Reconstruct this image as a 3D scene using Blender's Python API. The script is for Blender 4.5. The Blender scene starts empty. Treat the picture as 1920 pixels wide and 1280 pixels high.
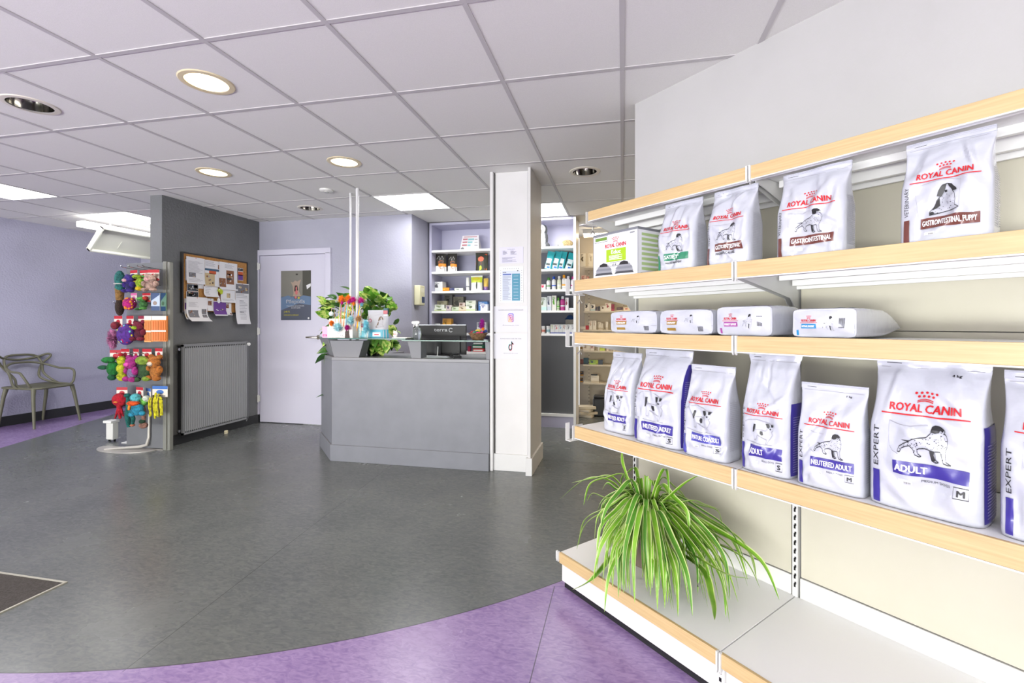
import bpy, bmesh, math, random
from mathutils import Vector, Matrix, noise
from mathutils.geometry import tessellate_polygon
import numpy as np
PI=math.pi
SC=bpy.context.scene; COL=SC.collection
# ---------------- camera (level, wide lens) ----------------
F_PX,YH,CXP,YAW,SANG,H=862.25,606.2,987.6,0.204606,-0.626177,1.21
cd=bpy.data.cameras.new('camera'); cam=bpy.data.objects.new('camera',cd); COL.objects.link(cam)
cd.sensor_width=36; cd.lens=F_PX*36/1920; cd.shift_x=-(CXP-960)/1920; cd.shift_y=-(640-YH)/1920
cd.clip_start=.02; cam.location=(0,0,H); cam.rotation_euler=(PI/2,0,YAW); SC.camera=cam
# ---------------- light and exposure ----------------
SC.view_settings.view_transform='Standard'; SC.view_settings.look='None'; SC.view_settings.gamma=1
SC.cycles.sample_clamp_indirect=5
SC.view_settings.use_curve_mapping=False; SC.view_settings.exposure=-0.22
w=bpy.data.worlds.new('world'); SC.world=w; w.use_nodes=True
w.node_tree.nodes['Background'].inputs[0].default_value=(.97,.98,1,1); w.node_tree.nodes['Background'].inputs[1].default_value=2.0
def area(name,loc,rot,sx,sy,power,color=(1,1,1),spread=PI):
    l=bpy.data.lights.new(name,'AREA'); l.shape='RECTANGLE'; l.size=sx; l.size_y=sy; l.energy=power; l.color=color; l.spread=spread
    o=bpy.data.objects.new(name,l); COL.objects.link(o); o.location=loc; o.rotation_euler=rot; return o
area('daylight_front',(-3.3,-4.5,1.05),(math.radians(93),0,0),7.2,1.9,200,(1,.985,.96))
area('street_bounce',(-3.3,-4.4,.4),(math.radians(126),0,0),7.2,.6,580,(.98,1,.96))  # added fill, low and tilted up to brighten the ceiling
area('daylight_side',(2.75,-2.4,.9),(PI/2,0,PI/2),1.8,1.4,6,(1,.98,.96))
# ---------------- measuring helpers: a line of sight met with a real plane ----------------
Fv=np.array([-math.sin(YAW),math.cos(YAW)]); Rv=np.array([math.cos(YAW),math.sin(YAW)])
US=Rv*math.sin(SANG)+Fv*math.cos(SANG); VS=np.array([US[1],-US[0]])
def ray(px): return Rv*(px-CXP)/F_PX+Fv
def onY(px,Y,py=None):
    r=ray(px); d=Y/r[1]; x=r[0]*d
    return x if py is None else (x,H-(py-YH)*d/F_PX)
def onX(px,X,py=None):
    r=ray(px); d=X/r[0]; y=r[1]*d
    return y if py is None else (y,H-(py-YH)*d/F_PX)
def onV(px,V,py=None):
    r=ray(px); d=V/(r@VS); u=(r@US)*d
    return u if py is None else (u,H-(py-YH)*d/F_PX)
def atz(px,py,z):
    d=(H-z)*F_PX/(py-YH); return ray(px)*d
def UV(u,v): p=US*u+VS*v; return (float(p[0]),float(p[1]))
GR=math.atan2(-US[1],-US[0])      # rotation of the gondola: local x along the run, y to its wall
# ---------------- materials ----------------
def lin(h):
    h=h.lstrip('#'); c=[int(h[i:i+2],16)/255 for i in (0,2,4)]
    return tuple((x/12.92 if x<=.04045 else ((x+.055)/1.055)**2.4) for x in c)+(1,)
MC={}
def M(hexc,rough=.5,metal=0,emit=0,coat=0,name=None,spec=.5,trans=0,sss=0,alpha=1):
    k=(hexc,rough,metal,emit,coat,spec,trans,alpha)
    if k in MC: return MC[k]
    m=bpy.data.materials.new(name or 'mat_'+hexc.strip('#')); m.use_nodes=True
    b=m.node_tree.nodes['Principled BSDF']; b.inputs['Base Color'].default_value=lin(hexc)
    b.inputs['Roughness'].default_value=rough; b.inputs['Metallic'].default_value=metal
    b.inputs['Specular IOR Level'].default_value=spec
    if coat: b.inputs['Coat Weight'].default_value=coat; b.inputs['Coat Roughness'].default_value=.12
    if emit: b.inputs['Emission Color'].default_value=lin(hexc); b.inputs['Emission Strength'].default_value=emit
    if trans: b.inputs['Transmission Weight'].default_value=trans; b.inputs['IOR'].default_value=1.45
    if alpha<1: b.inputs['Alpha'].default_value=alpha
    MC[k]=m; return m
def nodes(m): return m.node_tree.nodes,m.node_tree.links,m.node_tree.nodes['Principled BSDF']
def noisy(name,c1,c2,scale=8,rough=.5,bump=0,bscale=None,stretch=(1,1,1),detail=4,lo=.35,hi=.65,rough2=None,bdist=.004,coat=0,spec=.5):
    m=bpy.data.materials.new(name); m.use_nodes=True; N,L,b=nodes(m)
    tc=N.new('ShaderNodeTexCoord'); mp=N.new('ShaderNodeMapping'); mp.inputs['Scale'].default_value=stretch
    L.new(tc.outputs['Object'],mp.inputs['Vector'])
    n=N.new('ShaderNodeTexNoise'); n.inputs['Scale'].default_value=scale; n.inputs['Detail'].default_value=detail
    L.new(mp.outputs[0],n.inputs['Vector'])
    r=N.new('ShaderNodeValToRGB'); r.color_ramp.elements[0].position=lo; r.color_ramp.elements[1].position=hi
    r.color_ramp.elements[0].color=lin(c1); r.color_ramp.elements[1].color=lin(c2)
    L.new(n.outputs['Fac'],r.inputs['Fac']); L.new(r.outputs['Color'],b.inputs['Base Color'])
    b.inputs['Roughness'].default_value=rough; b.inputs['Specular IOR Level'].default_value=spec
    if coat: b.inputs['Coat Weight'].default_value=coat; b.inputs['Coat Roughness'].default_value=.15
    if bump:
        n2=N.new('ShaderNodeTexNoise'); n2.inputs['Scale'].default_value=bscale or scale*4; n2.inputs['Detail'].default_value=3
        L.new(tc.outputs['Object'],n2.inputs['Vector'])
        bp=N.new('ShaderNodeBump'); bp.inputs['Strength'].default_value=bump; bp.inputs['Distance'].default_value=bdist
        L.new(n2.outputs['Fac'],bp.inputs['Height']); L.new(bp.outputs[0],b.inputs['Normal'])
    return m
WHITE=M('#e9e9e8',.45,name='white_paint'); METAL_W=M('#d6d6d4',.38,name='white_enamel'); BLACK=M('#0b0b0c',.4,name='black')
CREAM=noisy('cream_panel','#c4c0ae','#c9c5b4',3,.5); CHROME=M('#c8c8c8',.18,1,name='chrome')
WALL_L=noisy('lavender_roughcast','#a5a4b8','#acabc0',2,.75,bump=.8,bscale=55,bdist=.006)
WALL_D=noisy('lavender_wall','#9c9cab','#a4a4b2',2,.7,bump=.55,bscale=55,bdist=.004)
WALL_G=noisy('dark_grey_roughcast','#6a6c6d','#717374',3,.75,bump=.8,bscale=50,bdist=.006)
WALL_W=noisy('white_wall','#b2b1b0','#b7b6b5',2,.7,bump=.1,bscale=120)
CEILM=noisy('ceiling_tile','#dfdedb','#e4e3e0',260,.85,bump=.25,bscale=420,bdist=.002)
GRIDM=M('#bdbabb',.55,name='ceiling_grid_paint')
DOORM=M('#c6c4d4',.42,name='lavender_door'); DARKSK=M('#2a2b2c',.5,name='dark_skirting')
COUNT=noisy('counter_grey','#75777e','#7a7c83',6,.42,spec=.4); COUNT2=M('#77787c',.5,name='bracket_grey')
WOOD=noisy('beech_laminate','#bd9f72','#cab182',5,.42,stretch=(1.2,20,30),lo=.3,hi=.7)
GLASS=M('#dff3ec',.02,trans=1,name='glass'); GLASSE=M('#2f6b5c',.1,trans=.3,name='glass_edge')
SHELFW=M('#f1f1f0',.4,name='shelf_white'); LAVP=M('#b5b4ca',.5,name='lavender_panel')
RED=M('#c3202f',.4); PAPER=M('#d6d6dc',.6,name='paper'); GREYP=M('#9a9aa0',.6); LILACP=M('#d6d4e8',.6,name='tinted_paper')
# ---------------- mesh builder ----------------
TC={}
def text2d(s,bold=0.0):
    k=(s,bold)
    if k in TC: return TC[k]
    c=bpy.data.curves.new('t','FONT'); c.body=s; c.resolution_u=2; c.offset=bold; c.align_x='LEFT'
    c.fill_mode='FRONT'
    o=bpy.data.objects.new('t',c); me=o.to_mesh()
    V=[(v.co.x,v.co.y) for v in me.vertices]; Fc=[tuple(p.vertices) for p in me.polygons]
    o.to_mesh_clear(); bpy.data.objects.remove(o); bpy.data.curves.remove(c)
    if not V: V=[(0,0)]
    x0=min(v[0] for v in V); x1=max(v[0] for v in V); y0=min(v[1] for v in V); y1=max(v[1] for v in V)
    TC[k]=([((x-x0)/max(x1-x0,1e-6),(y-y0)/max(y1-y0,1e-6)) for x,y in V],Fc,(x1-x0)/max(y1-y0,1e-6)); return TC[k]
class MB:
    def __init__(s): s.v=[]; s.f=[]; s.m=[]; s.T=None
    def add(s,vs,fs,mat=0):
        b=len(s.v)
        if s.T is not None: vs=[tuple(s.T@Vector(v)) for v in vs]
        s.v+=[tuple(map(float,v)) for v in vs]; s.f+=[tuple(i+b for i in f) for f in fs]; s.m+=[mat]*len(fs); return s
    def box(s,x0,x1,y0,y1,z0,z1,mat=0):
        return s.add([(x0,y0,z0),(x1,y0,z0),(x1,y1,z0),(x0,y1,z0),(x0,y0,z1),(x1,y0,z1),(x1,y1,z1),(x0,y1,z1)],
          [(0,3,2,1),(4,5,6,7),(0,1,5,4),(1,2,6,5),(2,3,7,6),(3,0,4,7)],mat)
    def prism(s,poly,z0,z1,mat=0,top=None):
        n=len(poly); s.add([(x,y,z0) for x,y in poly]+[(x,y,z1) for x,y in (top or poly)],
          [tuple(range(n))[::-1],tuple(range(n,2*n))]+[(i,(i+1)%n,(i+1)%n+n,i+n) for i in range(n)],mat); return s
    def prismy(s,poly,y0,y1,mat=0):   # polygon in x,z extruded along y
        n=len(poly); return s.add([(x,y0,z) for x,z in poly]+[(x,y1,z) for x,z in poly],
          [tuple(range(n)),tuple(range(n,2*n))[::-1]]+[(i,i+n,(i+1)%n+n,(i+1)%n) for i in range(n)],mat)
    def tube(s,pts,r,seg=8,mat=0,closed=False,flat=1):
        P=[Vector(p) for p in pts]; n=len(P); R=r if isinstance(r,(list,tuple)) else [r]*n
        vs=[];fs=[];up=None
        for i in range(n):
            a=P[(i-1)%n] if (closed or i>0) else P[i]; b=P[(i+1)%n] if (closed or i<n-1) else P[i]
            t=(b-a).normalized()
            if up is None:
                up=Vector((0,0,1)) if abs(t.z)<.9 else Vector((1,0,0))
            x=t.cross(up).normalized(); up=x.cross(t).normalized()
            for k in range(seg):
                q=2*PI*k/seg; vs.append(P[i]+(x*math.cos(q)+up*math.sin(q)*flat)*R[i])
        for i in range(n if closed else n-1):
            for k in range(seg):
                a=i*seg+k; b=i*seg+(k+1)%seg; c=((i+1)%n)*seg+(k+1)%seg; d=((i+1)%n)*seg+k; fs.append((a,b,c,d))
        if not closed: fs+= [tuple(range(seg))[::-1],tuple((n-1)*seg+k for k in range(seg))]
        return s.add(vs,fs,mat)
    def lathe(s,prof,c=(0,0,0),seg=16,mat=0,ax='z',cap=True):
        vs=[];fs=[];n=len(prof)
        for r,z in prof:
            for k in range(seg):
                q=2*PI*k/seg; p=(r*math.cos(q),r*math.sin(q),z)
                if ax=='y': p=(p[0],-p[2],p[1])
                if ax=='x': p=(p[2],p[0],p[1])
                vs.append((p[0]+c[0],p[1]+c[1],p[2]+c[2]))
        for i in range(n-1):
            for k in range(seg): fs.append((i*seg+k,i*seg+(k+1)%seg,(i+1)*seg+(k+1)%seg,(i+1)*seg+k))
        if cap: fs+=[tuple(range(seg))[::-1],tuple((n-1)*seg+k for k in range(seg))]
        return s.add(vs,fs,mat)
    def ell(s,c,r,mat=0,seg=12,rings=8):
        if not isinstance(r,(tuple,list)): r=(r,r,r)
        vs=[(c[0],c[1],c[2]-r[2])];fs=[]
        for i in range(1,rings):
            a=-PI/2+PI*i/rings
            for k in range(seg):
                q=2*PI*k/seg; vs.append((c[0]+r[0]*math.cos(a)*math.cos(q),c[1]+r[1]*math.cos(a)*math.sin(q),c[2]+r[2]*math.sin(a)))
        vs.append((c[0],c[1],c[2]+r[2])); top=len(vs)-1
        for k in range(seg): fs.append((0,1+(k+1)%seg,1+k))
        for i in range(rings-2):
            for k in range(seg): a=1+i*seg; fs.append((a+k,a+(k+1)%seg,a+seg+(k+1)%seg,a+seg+k))
        a=1+(rings-2)*seg
        for k in range(seg): fs.append((a+k,a+(k+1)%seg,top))
        return s.add(vs,fs,mat)
    def surf(s,fn,nu,nv,mat=0,u0=0,u1=1,v0=0,v1=1):
        vs=[fn(u0+(u1-u0)*i/nu,v0+(v1-v0)*j/nv) for j in range(nv+1) for i in range(nu+1)]
        fs=[(j*(nu+1)+i,j*(nu+1)+i+1,(j+1)*(nu+1)+i+1,(j+1)*(nu+1)+i) for j in range(nv) for i in range(nu)]
        return s.add(vs,fs,mat)
    # flat artwork: fn maps (a,b) to a point in space
    def txt(s,string,fn,a0,b0,wd,ht,mat,bold=.0,rot=False):
        V,Fc,_=text2d(string,0.0)
        p_=[Vector(fn(a0+u_,b0+v_)) for u_,v_ in ((0,0),(.01,0),(0,.01))]; nn=(p_[1]-p_[0]).cross(p_[2]-p_[0]); nn=nn.normalized() if nn.length>0 else nn
        for pi_,(dx,dy) in enumerate(((0,0),) if not bold else ((-1,-.6),(1,.6),(0,0),(1,-.6),(-1,.6))):
            dx*=(min(bold,.013)*(4*wd/len(string) if not rot else 2*wd)); dy*=min(bold,.013)*(2.5*ht if not rot else 3*ht/len(string))
            if rot: vs=[fn(a0+wd*(1-y)+dx,b0+ht*x+dy) for x,y in V]
            else: vs=[fn(a0+wd*x+dx,b0+ht*y+dy) for x,y in V]
            s.add([Vector(v_)+nn*(.00012*pi_) for v_ in vs],Fc,mat)
        return s
    def rect(s,fn,a0,b0,a1,b1,mat,n=1,k=1): return s.surf(lambda u,v:fn(a0+(a1-a0)*u,b0+(b1-b0)*v),n,k,mat)
    def poly2(s,fn,pts,mat):
        pts=[(float(a),float(b)) for a,b in pts]
        if len(pts)<6: return s.add([fn(*p) for p in pts],[tuple(range(len(pts)))],mat)
        tr=tessellate_polygon([[Vector((a,b,0)) for a,b in pts]])
        return s.add([fn(*p) for p in pts],[tuple(t) for t in tr],mat)
    def line2(s,fn,pts,wd,mat,closed=False):
        if closed: pts=list(pts)+[pts[0]]
        for (a,b),(c,d) in zip(pts[:-1],pts[1:]):
            L=math.hypot(c-a,d-b) or 1; nx,ny=-(d-b)/L*wd/2,(c-a)/L*wd/2
            s.add([fn(a+nx,b+ny),fn(a-nx,b-ny),fn(c-nx,d-ny),fn(c+nx,d+ny)],[(0,1,2,3)],mat)
        return s
    def disc2(s,fn,a,b,ra,rb,mat,n=10): return s.poly2(fn,[(a+ra*math.cos(2*PI*i/n),b+rb*math.sin(2*PI*i/n)) for i in range(n)],mat)
    def build(s,name,mats,parent=None,loc=(0,0,0),rotz=0,smooth=True,bevel=0,ang=40,sub=0):
        me=bpy.data.meshes.new(name); me.from_pydata(s.v,[],s.f)
        mats=mats if isinstance(mats,(list,tuple)) else [mats]
        for m in mats: me.materials.append(m)
        me.polygons.foreach_set('material_index',s.m)
        bm=bmesh.new(); bm.from_mesh(me); bmesh.ops.recalc_face_normals(bm,faces=bm.faces); bm.to_mesh(me); bm.free()
        if smooth:
            me.polygons.foreach_set('use_smooth',[True]*len(me.polygons)); me.set_sharp_from_angle(angle=math.radians(ang))
        me.update()
        o=bpy.data.objects.new(name,me); COL.objects.link(o); o.location=loc; o.rotation_euler=(0,0,rotz)
        if parent: o.parent=parent
        if bevel:
            md=o.modifiers.new('b','BEVEL'); md.width=bevel; md.segments=2; md.limit_method='ANGLE'
        if sub:
            md=o.modifiers.new('s','SUBSURF'); md.levels=sub; md.render_levels=sub
        return o
def tag(o,label=None,cat=None,group=None,kind=None):
    if label: o['label']=label
    if cat: o['category']=cat
    if group: o['group']=group
    if kind: o['kind']=kind
    return o
def thing(name,label,cat,loc=(0,0,0),rotz=0,group=None,kind=None):
    o=bpy.data.objects.new(name,None); COL.objects.link(o); o.location=loc; o.rotation_euler=(0,0,rotz); o.empty_display_size=.1
    return tag(o,label,cat,group,kind)
def struct(name,mb,mats,**k): o=mb.build(name,mats,**k); o['kind']='structure'; return o
def spl(pts,n=6,closed=False):   # catmull-rom
    P=[Vector(p) for p in pts]; out=[]; m=len(P)
    for i in range(m if closed else m-1):
        p0=P[(i-1)%m] if (closed or i>0) else P[i]; p1=P[i]; p2=P[(i+1)%m]; p3=P[(i+2)%m] if (closed or i+2<m) else P[(i+1)%m]
        for k in range(n):
            t=k/n; out.append(.5*((2*p1)+(p2-p0)*t+(2*p0-5*p1+4*p2-p3)*t*t+(3*p1-p0-3*p2+p3)*t**3))
    if not closed: out.append(P[-1])
    return out
# =====================================================================  THE ROOM
CZ=H+1.245
XL,XG,YD,YN,XN,YB=-7.13,-4.36,4.86,5.3,-2.345,6.6
def floor_mat():
    m=bpy.data.materials.new('vinyl_floor'); m.use_nodes=True; N,L,b=nodes(m)
    tc=N.new('ShaderNodeTexCoord'); sp=N.new('ShaderNodeSeparateXYZ'); L.new(tc.outputs['Object'],sp.inputs[0])
    X,Y=sp.outputs[0],sp.outputs[1]
    def mt(op,a,b_=None,c=None):
        n=N.new('ShaderNodeMath'); n.operation=op
        for i,v in enumerate((a,b_,c)):
            if v is None: continue
            if isinstance(v,(int,float)): n.inputs[i].default_value=v
            else: L.new(v,n.inputs[i])
        return n.outputs[0]
    dx=mt('SUBTRACT',X,-2.777); dy=mt('SUBTRACT',Y,4.678)
    d=mt('SQRT',mt('ADD',mt('MULTIPLY',dx,dx),mt('MULTIPLY',dy,dy)))
    near=mt('LESS_THAN',Y,2.5); far=mt('SUBTRACT',1,near)
    edge=mt('SUBTRACT',d,3.552)
    edge2=mt('SUBTRACT',mt('SUBTRACT',-5.91,mt('MULTIPLY',mt('SUBTRACT',Y,3.33),.467)),X)
    e=mt('ADD',mt('MULTIPLY',near,edge),mt('MULTIPLY',far,edge2))
    pur=mt('GREATER_THAN',e,0)
    seam0=mt('LESS_THAN',mt('ABSOLUTE',e),.0025)
    l1=mt('ABSOLUTE',mt('ADD',mt('ADD',X,1.7),mt('MULTIPLY',mt('SUBTRACT',Y,1.28),.1)))
    seam1=mt('LESS_THAN',l1,.0014)
    seam1=mt('MULTIPLY',seam1,mt('GREATER_THAN',Y,1.28))
    l2=mt('LESS_THAN',mt('ABSOLUTE',mt('ADD',X,.305)),.002); seam2=mt('MULTIPLY',l2,mt('LESS_THAN',Y,2.1))
    l3=mt('LESS_THAN',mt('ABSOLUTE',mt('SUBTRACT',Y,4.02)),.003); seam3=mt('MULTIPLY',l3,mt('GREATER_THAN',X,-.7))
    seam=mt('MAXIMUM',mt('MAXIMUM',seam0,seam1),mt('MAXIMUM',seam2,seam3))
    mp=N.new('ShaderNodeMapping'); mp.inputs['Rotation'].default_value=(0,0,.6); mp.inputs['Scale'].default_value=(1,2.2,1)
    L.new(tc.outputs['Object'],mp.inputs[0])
    n1=N.new('ShaderNodeTexNoise'); n1.inputs['Scale'].default_value=26; n1.inputs['Detail'].default_value=6; n1.inputs['Distortion'].default_value=1.2; L.new(mp.outputs[0],n1.inputs[0])
    n2=N.new('ShaderNodeTexNoise'); n2.inputs['Scale'].default_value=2.2; n2.inputs['Detail'].default_value=5; L.new(tc.outputs['Object'],n2.inputs[0])
    fac=mt('ADD',mt('MULTIPLY',n1.outputs['Fac'],.62),mt('MULTIPLY',n2.outputs['Fac'],.38))
    def ramp(c1,c2):
        r=N.new('ShaderNodeValToRGB'); r.color_ramp.elements[0].position=.38; r.color_ramp.elements[1].position=.62
        r.color_ramp.elements[0].color=lin(c1); r.color_ramp.elements[1].color=lin(c2); L.new(fac,r.inputs[0]); return r.outputs[0]
    g=ramp('#595d5d','#6b6f6d'); p=ramp('#846c9c','#9f88b4')
    mx=N.new('ShaderNodeMix'); mx.data_type='RGBA'; L.new(pur,mx.inputs['Factor']); L.new(g,mx.inputs['A']); L.new(p,mx.inputs['B'])
    mx2=N.new('ShaderNodeMix'); mx2.data_type='RGBA'; L.new(mt('MULTIPLY',seam,.75),mx2.inputs['Factor']); L.new(mx.outputs['Result'],mx2.inputs['A']); mx2.inputs['B'].default_value=lin('#2e2e30')
    L.new(mx2.outputs['Result'],b.inputs['Base Color'])
    rr=mt('ADD',mt('MULTIPLY',n2.outputs['Fac'],.12),.2); L.new(rr,b.inputs['Roughness'])
    b.inputs['Specular IOR Level'].default_value=.45
    return m
X0,X1,Y0,Y1=-7.2,2.9,-4.75,6.75
X0=-7.3
struct('floor',MB().box(X0,X1,Y0,Y1,-.05,0),floor_mat())
# ceiling of 60 cm tiles; lamp tiles are cut out
DOWN=[(-2.1,1.99,1),(-3.3,1.99,0),(-3.3,3.19,1),(-2.1,3.19,1),(-.3,3.79,0),(-3.3,4.39,0)]
PAN=[(-5.7,3.19),(-5.7,4.39),(-2.1,4.39),(-.9,4.99),(-.9,-.41),(-3.3,-.41),(.9,-.41),(1.5,4.39),(.9,5.59)]  # panels behind the camera are unseen, added to brighten floor and base deck
c=MB(); RH=.098
i0=int(math.floor(X0/.6)); i1=int(math.ceil(X1/.6))
for i in range(i0,i1):
    for j in range(-12,9):
        xa,xb=i*.6,i*.6+.6; ya,yb=1.69+j*.6,2.29+j*.6
        xa,xb=max(xa,X0),min(xb,X1); ya,yb=max(ya,Y0),min(yb,Y1)
        if xb<=xa or yb<=ya: continue
        cx,cy=i*.6+.3,1.99+j*.6
        if any(abs(cx-p[0])<.1 and abs(cy-p[1])<.1 for p in PAN): continue
        if any(abs(cx-p[0])<.1 and abs(cy-p[1])<.1 for p in DOWN):
            n=32; inn=[(cx+RH*math.cos(2*PI*k/n),cy+RH*math.sin(2*PI*k/n),CZ) for k in range(n)]
            out=[]
            for k in range(n):
                a=math.cos(2*PI*k/n); b_=math.sin(2*PI*k/n); s_=.3/max(abs(a),abs(b_)); out.append((cx+a*s_,cy+b_*s_,CZ))
            c.add(inn+out,[(k,(k+1)%n,(k+1)%n+n,k+n) for k in range(n)])
        else: c.add([(xa,ya,CZ),(xb,ya,CZ),(xb,yb,CZ),(xa,yb,CZ)],[(0,1,2,3)])
struct('ceiling',c,CEILM,smooth=False)
struct('trim_1',MB().box(X0,X1,Y0,Y1,CZ+.2,CZ+.25),M('#8a8a88',.8))   # slab above the tiles
g=MB()
for i in range(i0,i1+1):
    if X0<i*.6<X1: g.box(i*.6-.011,i*.6+.011,Y0,Y1,CZ-.004,CZ+.001)
for j in range(-12,9):
    y=1.69+j*.6
    if Y0<y<Y1: g.box(X0,X1,y-.011,y+.011,CZ-.0035,CZ+.001)
struct('trim_2',g,GRIDM,smooth=False)
# walls
struct('wall_left',MB().box(XL-.12,XL,Y0,5.75,0,CZ+.1),WALL_L)
struct('wall_far_left',MB().box(XL,-4.5,5.63,5.75,0,CZ+.1),WALL_D)
struct('wall_front_left',MB().box(X0,-6.9,Y0,Y0+.1,0,CZ+.1),WALL_W)
struct('wall_front',MB().box(-6.9,X1,Y0,Y0+.1,2.35,CZ+.1).box(.4,X1,Y0,Y0+.1,0,2.35).box(-6.9,.4,Y0,Y0+.1,0,.12),WALL_W)
struct('wall_side_right',MB().box(X1-.1,X1,Y0,-3.6,0,CZ+.1).box(X1-.1,X1,-1.2,Y1,0,CZ+.1).box(X1-.1,X1,-3.6,-1.2,2.3,CZ+.1),WALL_W)
struct('wall_notice_board',MB().box(XG-.14,XG,3.64,YD+.8,0,CZ+.05),WALL_G)
struct('wall_back',MB().box(XG,XN-.1,YD,YD+.12,2.045,CZ+.05).box(XG,-4.352,YD,YD+.12,0,2.045).box(-3.42,XN-.1,YD,YD+.12,0,2.045).box(XN-.1,XN,YD,5.7,0,CZ+.05),WALL_D)
struct('wall_shop_back',MB().box(XN-.1,-.525,5.66,5.7,0,CZ+.05),WALL_D)
struct('wall_back_room',MB().box(-.6,X1,YB,YB+.12,0,CZ+.05),noisy('warm_wall','#d3c6ae','#d8ccb6',3,.7))
# the wall behind the food shelves, turned about 47 degrees
o=struct('wall_right',MB().box(-1.757,1.9,2.03,2.13,0,CZ+.05),WALL_W,rotz=GR)
# skirtings
struct('baseboard_left',MB().box(XL,XL+.014,Y0+.1,5.63,0,.115),DARKSK)
struct('baseboard_middle',MB().box(XG,XG+.014,3.66,YD,0,.10).box(XG,-4.41+.06,YD-.014,YD,0,.10),DARKSK)
struct('baseboard_back',MB().box(-3.36,XN,YD-.012,YD,0,.1),DARKSK)
struct('baseboard_right',MB().box(-1.757,1.9,2.016,2.03,0,.08),WHITE,rotz=GR)
# door with frame
d=thing('door_1',None,None,(0,0,0)); d['kind']='structure'
f=MB()
f.box(-4.41,-4.346,YD-.03,YD+.02,0,2.05).box(-3.434,-3.366,YD-.03,YD+.02,0,2.05).box(-4.41,-3.366,YD-.03,YD+.02,2.038,2.105)
f.build('door_frame',DOORM,d,bevel=.004)
MB().box(-4.342,-3.438,YD-.012,YD+.028,.008,2.034).build('door_leaf',DOORM,d,bevel=.003)
for z in (.25,1.07,1.86): MB().lathe([(.011,0),(.011,.09)],(-4.346,YD-.036,z)).box(-4.37,-4.32,YD-.034,YD-.03,z+.01,z+.08).build('hinge',METAL_W,d)
MB().lathe([(.026,0),(.026,.012)],(-3.53,YD-.013,1.045),ax='y').tube([(-3.53,YD-.02,1.045),(-3.53,YD-.06,1.045),(-3.545,YD-.066,1.045),(-3.66,YD-.066,1.047)],.01).build('door_handle',M('#b9b4a4',.25,1),d)
# white box column beside the counter
p=MB(); Xp0,Xp1,Yp,Ypb=-1.058,-.735,3.672,4.083
p.box(Xp0+.03,Xp1,Yp,Ypb,0,CZ).box(Xp0-.006,Xp0+.02,Yp-.035,Yp+.1,0,CZ)
p.box(Xp1,Xp1+.022,Yp-.085,Ypb,0,CZ)
o=struct('wall_column',p,noisy('column_white','#cfcecd','#d4d3d2',4,.5,bump=.1,bscale=160,bdist=.001),bevel=.003)
s=MB().box(Xp0+.012,Xp1-.01,Yp-.014,Yp+.02,0,.138).box(Xp1-.016,Xp1+.036,Yp-.1,Yp-.06,0,.14).box(Xp1+.015,Xp1+.037,Yp-.085,Ypb+.01,0,.14)
struct('baseboard_column',s,M('#d2d2d1',.4),bevel=.003)
struct('trim_3',MB().box(Xp1-.02,Xp1-.008,Yp-.01,Yp,.14,CZ-.01),M('#b8b8ba',.5))
# window wall behind the camera: shop front
wn=thing('window_1',None,None); wn['kind']='structure'
f=MB()
for x in (-6.9,-5.1,-3.3,-1.5,.35): f.box(x,x+.05,Y0+.02,Y0+.08,.12,2.35)
f.box(-6.9,.4,Y0+.02,Y0+.08,.12,.17).box(-6.9,.4,Y0+.02,Y0+.08,2.3,2.35)
f.build('window_frame',METAL_W,wn)
wn=thing('window_2',None,None); wn['kind']='structure'
MB().box(X1-.08,X1-.02,-3.6,-3.55,0,2.3).box(X1-.08,X1-.02,-1.25,-1.2,0,2.3).box(X1-.08,X1-.02,-3.55,-1.25,2.25,2.3).build('window_frame',METAL_W,wn)
# ---------------- lamps ----------------
EMW=M('#fff0cf',.5,emit=1.9,name='lit_reflector'); EMB=M('#fff6e2',.5,emit=9,name='lamp_tube')
where={(-2.1,1.99):'lit round downlight nearest the camera, the biggest of the lit ones',(-3.3,1.99):'unlit round chrome downlight at the left of the ceiling',(-3.3,3.19):'lit round downlight left of the pair in the middle of the ceiling',(-2.1,3.19):'lit round downlight above the reception counter poles',(-.3,3.79):'unlit round downlight right of the white column',(-3.3,4.39):'unlit small round downlight above the lavender door'}
for x,y,on in DOWN:
    t=thing('ceiling_downlight',where[(x,y)],'ceiling light',(x,y,CZ),group='round recessed downlights')
    MB().lathe([(.098,-.006),(.122,-.005),(.127,0),(.098,.002)],seg=36,cap=False).build('trim_ring',M('#d9d3c6',.35) if not on else M('#d8cba8',.35),t)
    cup=MB(); n=36
    pr=[(.098,0),(.094,.03),(.08,.08),(.055,.11)]
    vs=[(r*math.cos(2*PI*k/n),r*math.sin(2*PI*k/n),z) for r,z in pr for k in range(n)]
    cup.add(vs,[(i*n+k,i*n+(k+1)%n,(i+1)*n+(k+1)%n,(i+1)*n+k) for i in range(3) for k in range(n)]+[tuple(3*n+k for k in range(n))])
    cup.build('reflector',EMW if on else M('#8f8c86',.12,1),t,ang=70)
    MB().box(-.05,.05,-.012,.012,.05,.075).build('lamp_tube',EMB if on else M('#d8d8d4',.4),t)
    if on:
        l=bpy.data.lights.new('downlight_glow','SPOT'); l.energy=38; l.color=(1,.86,.66); l.spot_size=2.2; l.spot_blend=.6; l.shadow_soft_size=.07
        lo=bpy.data.objects.new('downlight_glow',l); COL.objects.link(lo); lo.parent=t; lo.location=(0,0,-.02)
LED_FILL_WARM=M('#ffe9c8',.5,emit=26,name='led_diffuser_warm'); LED_FILL=M('#fffdf8',.5,emit=12,name='led_diffuser_near'); LED=M('#ffffff',.5,emit=20,name='led_diffuser')
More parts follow.
